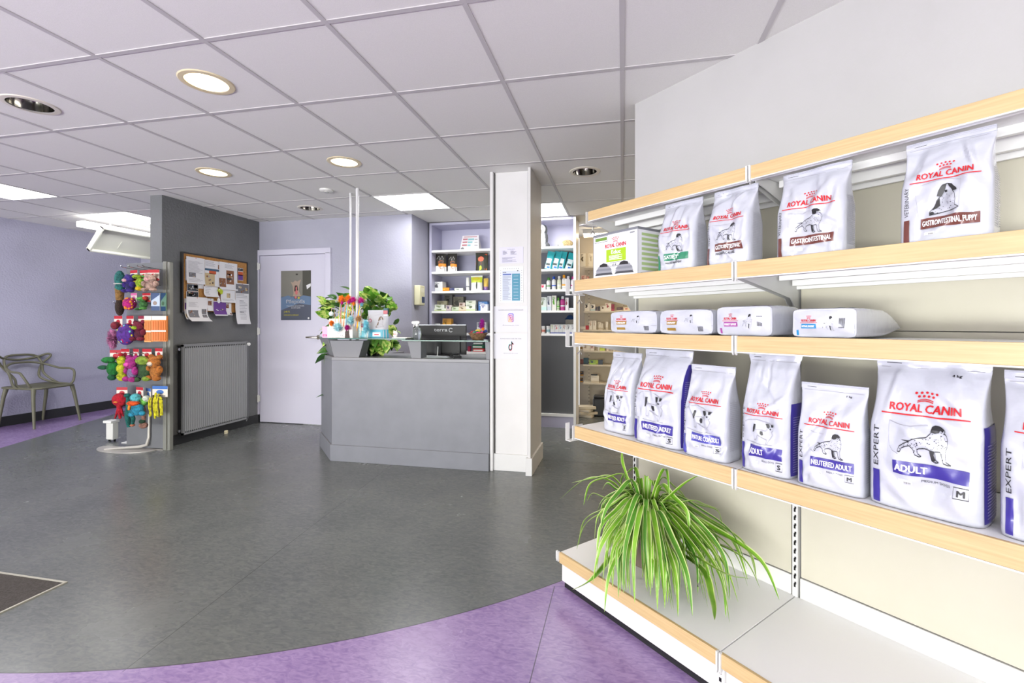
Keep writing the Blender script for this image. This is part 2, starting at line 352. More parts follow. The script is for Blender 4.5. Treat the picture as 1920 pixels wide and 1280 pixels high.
pw=['square lit ceiling panel nearest behind the camera position','square lit ceiling panel behind the entrance mat','square lit ceiling panel above the near end of the food shelves','square lit ceiling panel at the far left above the grey chair','square lit ceiling panel beside the end of the dark grey wall','square lit ceiling panel left of the white column','square lit ceiling panel right of the white column']
for (x,y),lb in zip(PAN,pw[3:]+pw[:3]+['square lit ceiling panel in the passage behind the food shelves','square lit ceiling panel in the stockroom']):  # passage and stockroom panels are unseen, added to light the back
    t=thing('ceiling_light_panel',lb,'ceiling light',(x,y,CZ),group='square lit ceiling panels')
    MB().box(-.285,.285,-.285,.285,.0,.012).build('diffuser',(LED_FILL_WARM if x>0 else LED) if y>0 else LED_FILL,t)
    MB().box(-.3,.3,-.3,-.285,-.006,.02).box(-.3,.3,.285,.3,-.006,.02).box(-.3,-.285,-.285,.285,-.006,.02).box(.285,.3,-.285,.285,-.006,.02).build('frame',METAL_W,t)
t=thing('smoke_detector','white round smoke detector on the ceiling near the two poles','smoke detector',(-2.7,3.82,CZ))
MB().lathe([(.05,-.02),(.06,-.012),(.062,0)],seg=24).build('housing',M('#dcdcd8',.5),t); MB().lathe([(.02,-.026),(.02,-.018)],seg=16).build('sensor',M('#bbbbb8',.5),t)
# hanging tilted fixture at far left
fy=5.0; xx=-6.0
t=thing('hanging_light','white tilted strip light with an open tray hanging beside the purple wall','hanging light',(-6.1,4.75,2.24))
MB().box(-.06,.06,-.62,.62,.085,.15).build('light_strip',M('#fffdf6',.5,emit=4),t,bevel=.01)
tr=MB(); tr.T=Matrix.Translation((.03,0,-.02))@Matrix.Rotation(-.9,4,'Y')
tr.box(-.17,.17,-.5,.6,0,.012).box(-.17,.17,-.5,-.485,0,-.05).box(.155,.17,-.5,.6,0,-.05).box(-.17,-.155,-.5,.6,0,-.05).box(-.1,.0,-.2,-.19,-.01,-.002)
tr.build('tray',M('#cfcfc4',.5),t)
for y_ in (-.3,.3): MB().tube([(0,y_,.15),(0,y_,.215)],.008).build('suspension_rod',METAL_W,t)
# =====================================================================  FOOD SHELVES (gondola)
GU0,GUM,GU1=.03,.8265,1.62           # run positions of the uprights
ZB=.165
gon=thing('gondola_shelving','long white gondola shelf unit with beech edge strips carrying pet food bags','shelving',(*UV(GU0,1.90),0),GR)
gx=lambda u:GU0-u                     # local x (negative = further away)
gy=lambda v:v-1.90
BP=CREAM
zz=[ZB,.62,1.18,1.66,CZ-.32]
for (ua,ub) in ((GUM,GU1),(GU0,GUM)):
    b=MB()
    z0=ZB+.075
    for z1 in (.62,1.185,1.72,1.80):
        b.box(gx(ub)+.018,gx(ua)-.018,gy(1.878),gy(1.89),z0+.0015,z1-.0015); z0=z1
    b.build('back_panel',BP,gon,smooth=False)
    MB().box(gx(ub)+.016,gx(ua)-.016,gy(1.872),gy(1.886),ZB-.02,ZB+.073).build('kick_panel_rear',M('#dcdcd8',.45),gon,bevel=.002)
for u in (GU0,GUM,GU1):
    m=MB()
    m.box(gx(u)-.010,gx(u)+.010,gy(1.868),gy(1.91),0,1.81,0)
    z=.2
    while z<1.79:
        m.box(gx(u)-.0035,gx(u)+.0025,gy(1.866),gy(1.8685),z,z+.014,1).box(gx(u)-.001,gx(u)+.0045,gy(1.866),gy(1.8684),z+.011,z+.02,1); z+=.032
    m.build('upright',[METAL_W,BLACK],gon,smooth=False)
# base deck
for (ua,ub) in ((GUM,GU1),(GU0,GUM)):
    t=MB().box(gx(ub)+.002,gx(ua)-.002,gy(1.362),gy(1.872),ZB-.02,ZB-.001).build('base_shelf',SHELFW,gon,bevel=.001)
    MB().box(gx(ub)+.006,gx(ua)-.006,gy(1.35),gy(1.362),ZB-.046,ZB+.001).build('edge_strip',WOOD,t,bevel=.0015)
    MB().box(gx(ub),gx(ua),gy(1.372),gy(1.384),.028,ZB-.02).build('kick_plate',METAL_W,gon,bevel=.001)
    MB().box(gx(ub)+.01,gx(ua)-.005,gy(1.380),gy(1.392),0,.029).build('plinth_gasket',M('#18181a',.6),gon)
MB().box(gx(GU1)-.001,gx(GU1)+.004,gy(1.375),gy(1.88),0.028,ZB-.02).build('side_panel',METAL_W,gon)
m=MB().box(gx(GUM)-.014,gx(GUM)+.014,gy(1.360),gy(1.372),.03,ZB-.03)
for k in range(4): m.box(gx(GUM)-.004,gx(GUM)+.004,gy(1.3585),gy(1.3602),.045+k*.024,.057+k*.024,1)
m.build('front_slot_strip',[METAL_W,BLACK],gon,smooth=False)
def ticket_clip(parent,x,v,z,h=.052):
    m=MB()
    for s_ in (-.007,.004): m.prismy([(x+s_,z-h),(x+s_+.004,z-h-.012),(x+s_+.006,z-h),(x+s_+.006,z+.004),(x+s_,z+.004)],gy(v)-.006,gy(v)+.004)
    m.build('end_clip',METAL_W,parent,smooth=False)
ticket_clip(gon,gx(GUM),1.35,ZB); ticket_clip(gon,gx(GU1)-.004,1.35,ZB,.03)
SH=[(.728,1.442,.052),(1.166,1.442,.048),(1.409,1.442,.048),(1.742,1.528,.042)]
for si,(z,vf,hs) in enumerate(SH):
    for (ua,ub) in ((GUM,GU1),(GU0,GUM)):
        a,b_=gx(ub),gx(ua)
        sh=MB().box(a+.003,b_-.003,gy(vf)+.012,gy(1.866),z-.022,z-.001)
        sh.box(a+.003,b_-.003,gy(vf)+.012,gy(vf)+.024,z-hs-.004,z-.001)
        sh.box(a+.02,b_-.02,gy(1.70),gy(1.72),z-.046,z-.022).box(a+.02,b_-.02,gy(1.80),gy(1.82),z-.06,z-.022).box(a+.02,b_-.02,gy(1.57),gy(1.59),z-.036,z-.022)
        sh.box(a+.003,b_-.003,gy(1.855),gy(1.866),z-.07,z-.001)
        s_=sh.build('shelf',SHELFW,gon,bevel=.0012)
        MB().box(a+.008,b_-.008,gy(vf),gy(vf)+.013,z-hs,z+.003).build('edge_strip',WOOD,s_,bevel=.0015)
        MB().box(a+.008,b_-.008,gy(vf)-.001,gy(vf)+.013,z-hs-.004,z-hs).build('strip_rail',METAL_W,s_)
    for u in (GUM,GU1,GU0):
        # bracket under each joint, deep at the back
        y0_,y1_=gy(vf)+.03,gy(1.868)
        br=MB(); x=gx(u)
        for s2 in ((-.012,-.009),(.009,.012)) if u==GUM else (((.002,.005),) if u==GU1 else ((-.005,-.002),)):
            pl=[(y0_,z-.024),(y0_,z-.05),(y0_+.06,z-.06),(y1_-.06,z-.105),(y1_-.025,z-.14),(y1_,z-.145),(y1_,z-.024)]
            br.add([(x+s2[0],y,zq) for y,zq in pl]+[(x+s2[1],y,zq) for y,zq in pl],[tuple(range(7)),tuple(range(7,14))[::-1]]+[(i,(i+1)%7,(i+1)%7+7,i+7) for i in range(7)])
        br.build('bracket',METAL_W,gon,smooth=False)
    ticket_clip(gon,gx(GUM),vf,z,hs)
    # end bracket plate with hook sticking out at the far left
    x=gx(GU1)
    m=MB().box(x-.004,x-.001,gy(vf)-.004,gy(vf)+.06,z-hs-.012,z+.004).box(x-.032,x-.001,gy(vf)-.02,gy(vf)+.075,z-hs-.018,z-hs-.014)
    if si in (0,1,2): m.box(x-.034,x-.031,gy(vf)-.02,gy(vf)+.004,z-hs-.018,z+.012)
    m.build('end_bracket',METAL_W,gon,smooth=False)
    if si in (1,2,3):
        m=MB().tube([(x-.012,gy(vf)+.05,z-hs-.016),(x-.012,gy(vf)+.05,z-hs-.042)],.002,6).tube([(x-.022,gy(vf)+.045,z-hs-.055),(x-.012,gy(vf)+.05,z-hs-.038),(x-.002,gy(vf)+.055,z-hs-.055)],.0035,6)
        m.build('wing_nut',M('#bdbdb8',.3,1),gon)
# ---------------- artwork helpers for the bags ----------------
def inpoly(x,y,P):
    r=False; j=len(P)-1
    for i in range(len(P)):
        if (P[i][1]>y)!=(P[j][1]>y) and x<(P[j][0]-P[i][0])*(y-P[i][1])/(P[j][1]-P[i][1])+P[i][0]: r=not r
        j=i
    return r
def norm(P,x0,y0,x1,y1): return [((x-x0)/(x1-x0),(y1-y)/(y1-y0)) for x,y in P]
_b=(285,495,650,795)
DAL=norm([(575,500),(598,518),(606,532),(600,546),(614,565),(622,600),(618,650),(606,700),(612,770),(645,790),(620,792),(595,782),(585,735),(575,697),(542,700),(545,765),(565,782),(545,790),(520,777),(513,735),(508,692),(480,682),(440,690),(426,702),(430,735),(452,753),(438,760),(410,747),(398,702),(375,677),(350,686),(318,706),(306,742),(288,738),(300,695),(338,662),(372,640),(400,617),(440,603),(488,592),(508,562),(508,540),(515,512),(540,499)],*_b)
DALH=norm([(512,555),(508,538),(514,512),(540,499),(578,501),(600,522),(590,540),(570,530),(560,552),(535,560),(520,556)],*_b)
DALT=norm([(375,642),(345,642),(316,636),(340,634),(380,632)],*_b)
DALL=norm([(511,690),(540,698),(535,730),(545,765),(540,778),(520,775),(514,735)],*_b)
_b=(205,722,412,930)
JRT=norm([(322,735),(345,731),(376,732),(405,735),(397,757),(396,790),(382,802),(396,828),(376,868),(362,884),(352,920),(338,920),(345,882),(312,872),(254,850),(242,895),(224,896),(222,842),(222,818),(240,797),(290,795),(324,802),(338,782),(330,757)],*_b)
JRTP=[norm(P,*_b) for P in ([(214,822),(216,780),(224,742),(242,744),(236,786),(222,820)],[(322,735),(348,731),(362,758),(350,776),(336,768)],[(374,734),(406,735),(396,757),(380,760)],[(282,806),(303,808),(312,842),(296,848),(280,828)],[(362,774),(378,774),(376,786),(364,786)])]
_b=(415,560,670,870)
PUP=norm([(555,568),(590,580),(605,610),(600,650),(620,680),(632,740),(628,800),(660,828),(640,838),(590,846),(540,850),(470,858),(425,862),(425,830),(450,800),(470,770),(475,730),(500,690),(505,650),(500,610),(520,580)],*_b)
PUPP=[norm(P,*_b) for P in ([(520,580),(555,568),(548,600),(540,630),(515,690),(480,680),(490,630),(505,600)],[(560,568),(590,580),(605,600),(630,630),(635,652),(605,655),(585,620),(570,600)],[(538,632),(560,632),(556,656),(542,656)],[(475,740),(500,700),(505,780),(480,800),(450,815)],[(425,835),(450,828),(470,850),(428,862)])]
def art_dog(m,fn,kind,a0,b0,wd,ht,mats):   # mats: light fill, dark, mid line
    g_=lambda P:[(a0+x*wd,b0+y*ht) for x,y in P]
    lt,dk,md=mats
    th=wd*.006
    if kind=='dal':
        m.line2(fn,g_([(-.2,.12),(-.2,1.0)]),th*.7,md); m.line2(fn,g_([(-.2,1),(.0,.93),(.25,.92),(.55,.98)]),th*.7,md); m.line2(fn,g_([(-.18,.45),(-.17,.3),(-.1,.18),(.02,.12)]),th*.7,md)
        m.line2(fn,g_(DAL),th*1.2,dk,True)
        f2=lambda a,b:fn(a,b,.0004)
        m.poly2(f2,g_(DALH),dk); m.poly2(f2,g_(DALT),dk); m.poly2(f2,g_(DALL),dk)
        R=random.Random(7)
        for _ in range(330):
            x,y=R.random(),R.random()
            if inpoly(x,y,DAL) and not inpoly(x,y,DALH): m.disc2(f2,a0+x*wd,b0+y*ht,wd*R.uniform(.004,.016),ht*R.uniform(.004,.017),dk,5)
    elif kind=='jrt':
        m.line2(fn,g_([(-.35,.95),(-.2,1.05),(.2,1.12),(.5,1.05),(.8,.95)]),th,md); m.line2(fn,g_([(-.3,.08),(.0,.02),(.4,.0),(.9,.02)]),th,md)
        m.line2(fn,g_(JRT),th*1.6,md,True)
        f2=lambda a,b:fn(a,b,.0004)
        for P in JRTP: m.poly2(f2,g_(P),dk)
    else:
        for P in ([(-.3,.0),(-.45,.9)],[(-.3,1.05),(.4,1.15),(.95,1.05)],[(.95,1.05),(.97,.1)]): m.line2(fn,g_(P),th,md)
        m.line2(fn,g_(PUP),th*1.6,dk,True)
        f2=lambda a,b:fn(a,b,.0004)
        for P in PUPP: m.poly2(f2,g_(P),dk)
        R=random.Random(3)
        for _ in range(110):
            x,y=R.random(),R.random()
            if inpoly(x,y,PUP) and y<.68: m.disc2(f2,a0+x*wd,b0+y*ht,wd*R.uniform(.008,.022),ht*R.uniform(.006,.016),dk,5)
def art_brand(m,fn,a0,b0,wd,ht,red,line=True,bold=.018):
    """crown of dots, the brand lettering and its underline; ht is the letter height"""
    m.txt('ROYAL CANIN',fn,a0,b0,wd,ht,red,bold)
    cx=a0+wd*.5; r=wd*.022*.9
    asp=ht/wd*6.2*.16 and 1
    k=ht/(wd*.145)          # vertical scale of the artwork
    for row,(n,y,sp) in enumerate(((5,.335,.075),(4,.272,.070))):
        for i in range(n):
            x=(i-(n-1)/2); m.disc2(fn,cx+x*wd*sp*(1 if row==0 else .95),b0+ht+wd*k*(y-.115-abs(x)*.010),wd*.021,wd*k*.023,red,10)
    for q in (0,.028): m.line2(fn,[(cx+wd*x,b0+ht+wd*k*(.035+q+.035*(1-(x/.11)**2))) for x in (-.11,-.06,0,.06,.11)],wd*k*.016,red)
    if line:
        n=30; m.line2(fn,[(a0-wd*.12+wd*1.24*i/n,b0-ht*.45+ht*-.02*math.sin(i*.2)) for i in range(n+1)],ht*.17,red)
BAGW=noisy('bag_plastic','#b9bcc7','#c4c6cf',3,.26,bump=.35,bscale=16,bdist=.012,coat=.9)
BAGS=M('#c9ccd6',.3,coat=.4,name='bag_side'); INK=M('#262628',.45); MID=M('#9c9ca4',.5); LT=M('#dedee2',.4); WHT=M('#f0f0f2',.4)
REDI=M('#c8202a',.4,name='brand_red')
def food_bag(name,label,pxl,pxr,ytop,v,depth,z,band,bandtxt,sub,t0,dog='dal',size=None,side='expert',sidecol=None,subband=None,lean=.35,rot=0,seed=1,flare=1.0,wr=1.0,kg=None,gusset=None,bandh=.095,topin=.0):
    ul,ur=onV(pxl,v),onV(pxr,v); wdt=(ul-ur); uc=(ul+ur)/2
    zt=onV((pxl+pxr)/2,v+depth*.45,ytop)[1]; zt=min(zt,1.118 if z<1 else 1.693); h=zt-z
    t=thing(name,label,'pet food bag',(*UV(uc,v+depth/2),z),GR+rot)
    RC_=random.Random(seed*17+3); CR=[(RC_.uniform(-.9,.9),RC_.uniform(.35,.95) if q_%3 else RC_.uniform(.0,.3),RC_.uniform(.5,2.6),RC_.choice([-1,1])*RC_.uniform(.004,.011)*(wdt/.25),RC_.uniform(.012,.035)*(wdt/.25)) for q_ in range(13)]
    def prof(s):
        if s<.05: return .90+.1*math.sin(s/.05*PI/2)
        if s<.5: return 1
        if s<.93: q=(s-.5)/.43; return max(.035,1-q*q*.55-q*.43)
        return .03
    def wprof(s):
        a=1-.05*math.sin(min(1,max(0,(s-.55)/.38))*PI)
        if s>.9: a*=1+(flare-1)*(s-.9)/.1
        return a*(1-topin*max(0,s-.4))
    def wrk(a,s):
        n1=noise.noise(Vector((a*1.6+seed*9,s*2.2*h/wdt,seed*3.1)))
        n2=noise.noise(Vector((a*3.2+seed*5,s*5.5*h/wdt,seed*1.7)))
        fold=math.sin(a*5+seed+s*3)*max(0,s-.55)*.5
        cr=0
        for (ca,cs,an,am,cw_) in CR:
            dx,dy=(a-ca)*.5*wdt,(s-cs)*h; dd=abs(dx*math.sin(an)-dy*math.cos(an)); al=abs(dx*math.cos(an)+dy*math.sin(an))
            cr+=am*1.7*max(0,1-(dd/cw_/1.2)**2)**2*max(0,1-al/(.45*wdt))
        top=1-min(1,max(0,(s-.90)/.05))
        return wr*wdt*(.055*n1+.022*n2+.03*fold*top)+wr*cr*top
    def P(a,s,off=0.0):      # front skin
        D=depth/2*prof(s); W=wdt/2*wprof(s); n=5 if s<.9 else 3
        aa=min(1,abs(a)); y=-D*(1-aa**n)**(1/n)
        yc=lean*depth*.5*s*s*.3
        edge=(1-aa**8)*min(1,s*10)
        return (a*W,y+yc+wrk(a,s)*edge-off*1.0,s*h)
    def F(a,b,off=.0): return P(a,b,.0034+off*2)
    def Bk(a,s):
        D=depth/2*prof(s); W=wdt/2*wprof(s); n=5
        aa=min(1,abs(a)); return (a*W,D*(1-aa**n)**(1/n)+lean*depth*.5*s*s*.3,s*h)
    m=MB()
    na,ns=56,72
    xs=[math.sin((i/na*2-1)*PI/2) for i in range(na+1)]
    vs=[];fs=[]
    ring=[('f',a) for a in xs]+[('b',a) for a in xs[::-1][1:-1]]
    for j in range(ns+1):
        s=j/ns
        for kd,a in ring: vs.append(P(a,s) if kd=='f' else Bk(a,s))
    nr=len(ring)
    for j in range(ns):
        for k in range(nr): fs.append((j*nr+k,j*nr+(k+1)%nr,(j+1)*nr+(k+1)%nr,(j+1)*nr+k))
    fs+=[tuple(range(nr))[::-1],tuple(ns*nr+k for k in range(nr))]
    m.add(vs,fs,0)
    # print on the front
    bw=1.36 if True else 1
    AR=wdt/h; art_brand(m,F,-.60,t0,1.24,.082*AR,2)
    tb=t0-.05
    dh=min((.40 if dog=='dal' else .48)*AR,tb-.02-.035-bandh-.12); dw=dh/AR*2*{'dal':1.12,'jrt':.95,'pup':.80}[dog]
    art_dog(m,F,dog,.06-dw/2,tb-dh-.02,dw,dh,(5,3,4))
    zb=tb-dh-.035-bandh
    m.rect(F,-.46,zb,.78,zb+bandh,6,40,6)
    L=len(bandtxt); F2=lambda a,b,o=0:F(a,b,.0005)
    m.txt(bandtxt,F2,-.42,zb+bandh*.24,min(1.14,.10*L+.03),bandh*.50,7,.017)
    if sub: m.txt(sub,F,.02,zb-.035,.46,.016,3,.0)
    if subband: m.txt(subband,F,-.42,zb-.045,.9,.028,3,.005)
    if size:
        m.line2(F,[(.54,zb-.085),(.78,zb-.085),(.78,zb-.02),(.54,zb-.02)],.012*h,3,True); m.txt(size,F,.6,zb-.072,.12,.036,3,.022)
    if side:
        m.rect(F,-.86,.02,-.72,.24,6,4,16)
        m.txt(side,F,-.85,.27,.1,.27,3,.0,rot=True)
    if kg: m.txt(kg,F,.42,.885,.16,.02,3,.01)
    m.line2(F,[(-.9,.93),(.9,.93)],.004,4); m.line2(F,[(-.8,.96),(-.5,.96)],.004,3)
    # small price ticket
    if not subband: m.rect(F,-.36,zb-.06,-.12,zb-.035,7)
    for k in range(7 if not subband else 0): m.rect(F2,-.26+k*.018,zb-.058,-.252+k*.018,zb-.046,3)
    # printed side gusset on the right
    def S(a,b,o=.0):
        D=depth/2*prof(b); W=wdt/2*wprof(b); n=5
        ya=a*.72; x=W*(1-abs(ya)**n)**(1/n); return (x+.0016+o,ya*D+lean*depth*.5*b*b*.3,b*h)
    if gusset:
        m.rect(S,-1,.02,1.15,.86 if gusset=='full' else .60,6,6,14)
        for k in range(24 if gusset!='full' else 34):
            b=.05+k*.019; m.rect(lambda a,b_,o=0:S(a,b_,.0006),-.8,b,.7,b+.006,8,3,1)
    else:
        for k in range(26): b=.12+k*.02; m.rect(S,-.7,b,.6,b+.005,4,3,1)
    bc=M(band,.32,coat=.3)
    m.build('bag_body',[BAGW,BAGS,REDI,INK,MID,LT,bc,WHT,M('#8d88b8',.4)],t,ang=50)
    # crimped top seal
    e=MB()
    e.surf(lambda a,b:P(a*2-1,.945+.055*b,.0025+.0012*math.sin(b*26)),16,8)
    e.surf(lambda a,b:P(a*2-1,.945+.055*b,-.0035),16,1)
    e.build('top_seal',BAGW,t,ang=60)
    return t
BZ=.729; NAVY='#3a318a'
food_bag('dog_food_bag','slim white bag marked neutered adult, furthest left on the lowest bag shelf',1127,1180,660,1.50,.13,BZ,NAVY,'NEUTERED ADULT',None,.555,'jrt','S',side=None,seed=1,lean=.9)
food_bag('dog_food_bag','large white bag marked neutered adult with a purple side',1182,1270,655,1.47,.17,BZ,NAVY,'NEUTERED ADULT','SMALL DOGS',.60,'jrt','S',seed=2,gusset='full',lean=.6)
food_bag('dog_food_bag','white bag marked mature consult with folded top',1276,1358,684,1.465,.13,BZ,'#4a4aa0','MATURE CONSULT','SMALL DOGS',.61,'jrt','S',seed=3)
food_bag('dog_food_bag','tall white bag marked adult small dogs with a flared top',1384,1477,661,1.47,.15,BZ,NAVY,'ADULT','SMALL DOGS',.50,'jrt','S',seed=4,flare=1.08,gusset='half')
food_bag('dog_food_bag','flat white bag marked neutered adult medium dogs',1490,1616,720,1.475,.09,BZ,NAVY,'NEUTERED ADULT','MEDIUM DOGS',.62,'dal','M',side='EXPERT',seed=5,kg='1 kg',wr=.6)
food_bag('dog_food_bag','biggest white bag marked adult medium dogs, 4 kg',1622,1845,660,1.475,.17,BZ,NAVY,'ADULT','MEDIUM DOGS',.655,'dal','M',side='EXPERT',seed=6,kg='4 kg',gusset='half',bandh=.085,wr=.8)
food_bag('dog_food_bag','white bag cut off by the right edge on the lowest bag shelf',1868,2120,700,1.475,.17,BZ,NAVY,'ADULT','MAXI DOGS',.66,'dal','M',side='EXPERT',seed=8,gusset='half')
TZ=1.41; BRN='#6b3a33'
food_bag('dog_food_bag','white bag with green satiety band on the upper bag shelf',1228,1298,368,1.50,.12,TZ,'#2f7f5f','SATIETY',None,.58,'dal',None,side='VETERINARY',subband='WEIGHT MANAGEMENT',seed=11,lean=.5)
food_bag('dog_food_bag','white bag with brown band marked moderate calorie',1320,1402,346,1.50,.12,TZ,BRN,'GASTROINTESTINAL',None,.60,'dal',None,side='VETERINARY',subband='MODERATE CALORIE',seed=12,lean=.5)
food_bag('dog_food_bag','white gastrointestinal bag right of the upper shelf joint',1450,1580,300,1.505,.12,TZ,BRN,'GASTROINTESTINAL',None,.58,'dal',None,side='VETERINARY',seed=13,lean=.5)
food_bag('dog_food_bag','white gastrointestinal puppy bag at the right of the upper shelf',1682,1860,248,1.505,.12,TZ,BRN,'GASTROINTESTINAL PUPPY',None,.60,'pup',None,side='VETERINARY',seed=14,lean=.6,topin=.04)
# lying bags
def lying_bag(label,pxl,pxr,ytop,v,depth,col,txt_,seed,zig=0,barc=True):
    ul,ur=onV(pxl,v),onV(pxr,v); wdt=ul-ur; z=1.169; h=onV((pxl+pxr)/2,v+.03,ytop)[1]-z
    t=thing('dog_food_bag',label,'pet food bag',(*UV((ul+ur)/2,v),z),GR)
    def X(a,b,y):   # a,b in -1..1 across; y 0..1 depth
        q=max(0,(y-.55)/.45); sc=1-.93*q**1.5; ws=1+.04*math.sin(y*PI)
        if y<.03: sc*=.96
        n=noise.noise(Vector((a*2+seed*7,b*2+y*3,seed)))
        bulge=(.012*(1-a*a)*(1-b*b)+.006*n)*(y<.02)
        return (a*wdt/2*ws,y*depth-bulge+ (0),h/2+(b*h/2*sc if True else 0)-(h/2)*(1-sc)*.35*(1)+.004*n*(b>0)*(y>.05))
    m=MB(); n=40; vs=[];fs=[]; ys=[0,.015,.03,.08,.15,.25,.4,.55,.65,.75,.85,.93,1]
    ex=.22 if not zig else .32
    for y in ys:
        for k in range(n):
            q=2*PI*k/n; c_,s_=math.cos(q),math.sin(q)
            vs.append(X(math.copysign(abs(c_)**ex,c_),math.copysign(abs(s_)**ex,s_),y))
    for j in range(len(ys)-1):
        for k in range(n): fs.append((j*n+k,j*n+(k+1)%n,(j+1)*n+(k+1)%n,(j+1)*n+k))
    fs.append(tuple((len(ys)-1)*n+k for k in range(n)))
    m.add(vs,fs,0)
    # front face as a fine grid
    m.surf(lambda a,b:X(a*1.9-.95,b*1.8-.9,0),20,8)
    m.add([X(math.copysign(abs(math.cos(2*PI*k/n))**ex,math.cos(2*PI*k/n)),math.copysign(abs(math.sin(2*PI*k/n))**ex,math.sin(2*PI*k/n)),0) for k in range(n)],[tuple(range(n))[::-1]])
    def Fr(a,b,o=0): p=X(a,b,0); return (p[0],p[1]-.0013-o,p[2])
    s_=.5 if not zig else .42
    art_brand(m,Fr,-.68,.10 if not zig else .2,s_,.17,1,bold=.015)
    m.rect(Fr,-.68,-.38 if not zig else -.22,-.68+s_+.02,-.06 if not zig else .1,2,4,2)
    m.txt(txt_,lambda a,b,o=0:Fr(a,b,.0006),-.65,-.3 if not zig else -.14,s_-.05,.15,3,.015)
    art_dog(m,Fr,'dal',.02,-.55 if not zig else -.1,.36,1.05 if not zig else .7,(5,4,6))
    if barc:
        for k in range(11): m.rect(Fr,.52+k*.016,-.35 if not zig else -.75,.52+k*.016+(.006 if k%3 else .011),.35 if not zig else -.35,4)
    if not zig: m.rect(Fr,-.86,-.88,-.78,-.5,2)
    else:
        m.rect(Fr,-.68,-.72,-.3,-.5,2,3,1); m.line2(Fr,[(-1,-.28),(1,-.30)],.05,6)
    TP=lambda a,b,o=0:(lambda p:(p[0],p[1],p[2]+.0016))(X(a,.985,b))
    m.rect(TP,-.8,.1,-.55,.5,2,1,4); m.rect(TP,.1,.1,.75,.18,2,4,1)
    m.build('bag_body',[BAGW,REDI,M(col,.35),WHT,INK,LT,MID],t,ang=55)
    e=MB().surf(lambda a,b:X(a*1.96-.98,0,1+b*.06),8,2)
    e.build('top_seal',BAGW,t)
    return t
lying_bag('white bag lying flat with gold label, first from the left on its shelf',1146,1232,583,1.50,.30,'#9a7a35','URINARY',21,1)
lying_bag('white bag lying flat with gold label, second from the left on its shelf',1238,1337,580,1.48,.31,'#9a7a35','URINARY',22,1)
lying_bag('white bag lying flat with magenta label',1345,1448,574,1.475,.30,'#9c4a93','MOBILITY SUPPORT',23)
lying_bag('white bag lying flat with light blue label',1487,1606,578,1.475,.36,'#2a86bd','HYPOALLERGENIC',24)
# the treat display box
v=1.475; ul,ur=onV(1113,v),onV(1196,v); wb=ul-ur; hb=onV(1150,v,436)[1]-TZ
t=thing('treat_box','white treat box with lime green panel and silver pouches pictured','box',(*UV((ul+ur)/2,v),TZ-.001),GR)
m=MB().box(-wb/2,wb/2,0,.2,0,hb,0)
Fx=lambda a,b,o=0:(a*wb/2,-.0008-o,b*hb)
m.rect(Fx,-1,0,1,.07,1); 
m.line2(Fx,[(-1,0),(-1,1),(1,1),(1,0)],.02,2)
art_brand(m,Fx,-.42,.68,.92,.085,3,line=False,bold=.02)
m.rect(Fx,-.38,.36,.5,.64,4); m.txt('Educ',lambda a,b,o=0:Fx(a,b,.0005),-.14,.53,.42,.085,5,.015)
for k in range(5): m.rect(lambda a,b,o=0:Fx(a,b,.0005),-.25,.40+k*.022,.35-(k%2)*.15,.41+k*.022,5)
m.line2(Fx,[(-.2,.26),(.4,.26),(.4,.34),(-.2,.34)],.008,6,True)
for x in (-.1,.0): m.poly2(Fx,[(x,.27),(x+.06,.27),(x+.06,.33)],6)
m.rect(Fx,-.9,.87,-.35,.94,7); m.line2(Fx,[(-.93,.84),(-.3,.84),(-.3,.97),(-.93,.97)],.008,6,True); m.rect(Fx,.55,.9,.9,.96,1); m.rect(lambda a,b,o=0:Fx(a,b,.0005),.68,.915,.88,.945,2)
for cx in (-.5,.42):
    for k,(yy,ww,cc) in enumerate(((.08,.42,6),(.13,.40,8),(.18,.38,2),(.23,.3,8),(.27,.2,9))):
        m.poly2(lambda a,b,o=0,k=k:Fx(a,b,.0004*k),[(cx-ww,yy),(cx+ww,yy-.01),(cx+ww*.85,yy+.05),(cx,yy+.08),(cx-ww*.85,yy+.045)],cc)
Sx=lambda a,b,o=0:(wb/2+.0008+o,.02+a*.16,b*hb)
for k in range(8): m.rect(Sx,.02,.12+k*.105,.95,.18+k*.105,10)
m.rect(Sx,.0,.02,1,.06,7)
m.build('carton',[M('#dfe0e4',.4),WHT,M('#8f9298',.35,.3),REDI,M('#9fc21a',.4),WHT,M('#4b4c50',.4),M('#6d8f3c',.4),M('#a9abb0',.3,.4),M('#2b2a2b',.4),M('#a8bf86',.5)],t,smooth=False)
MB().box(-wb/2-.002,wb/2+.002,-.002,.202,hb-.004,hb+.006).build('lid_rim',M('#85888e',.35,.3),t)
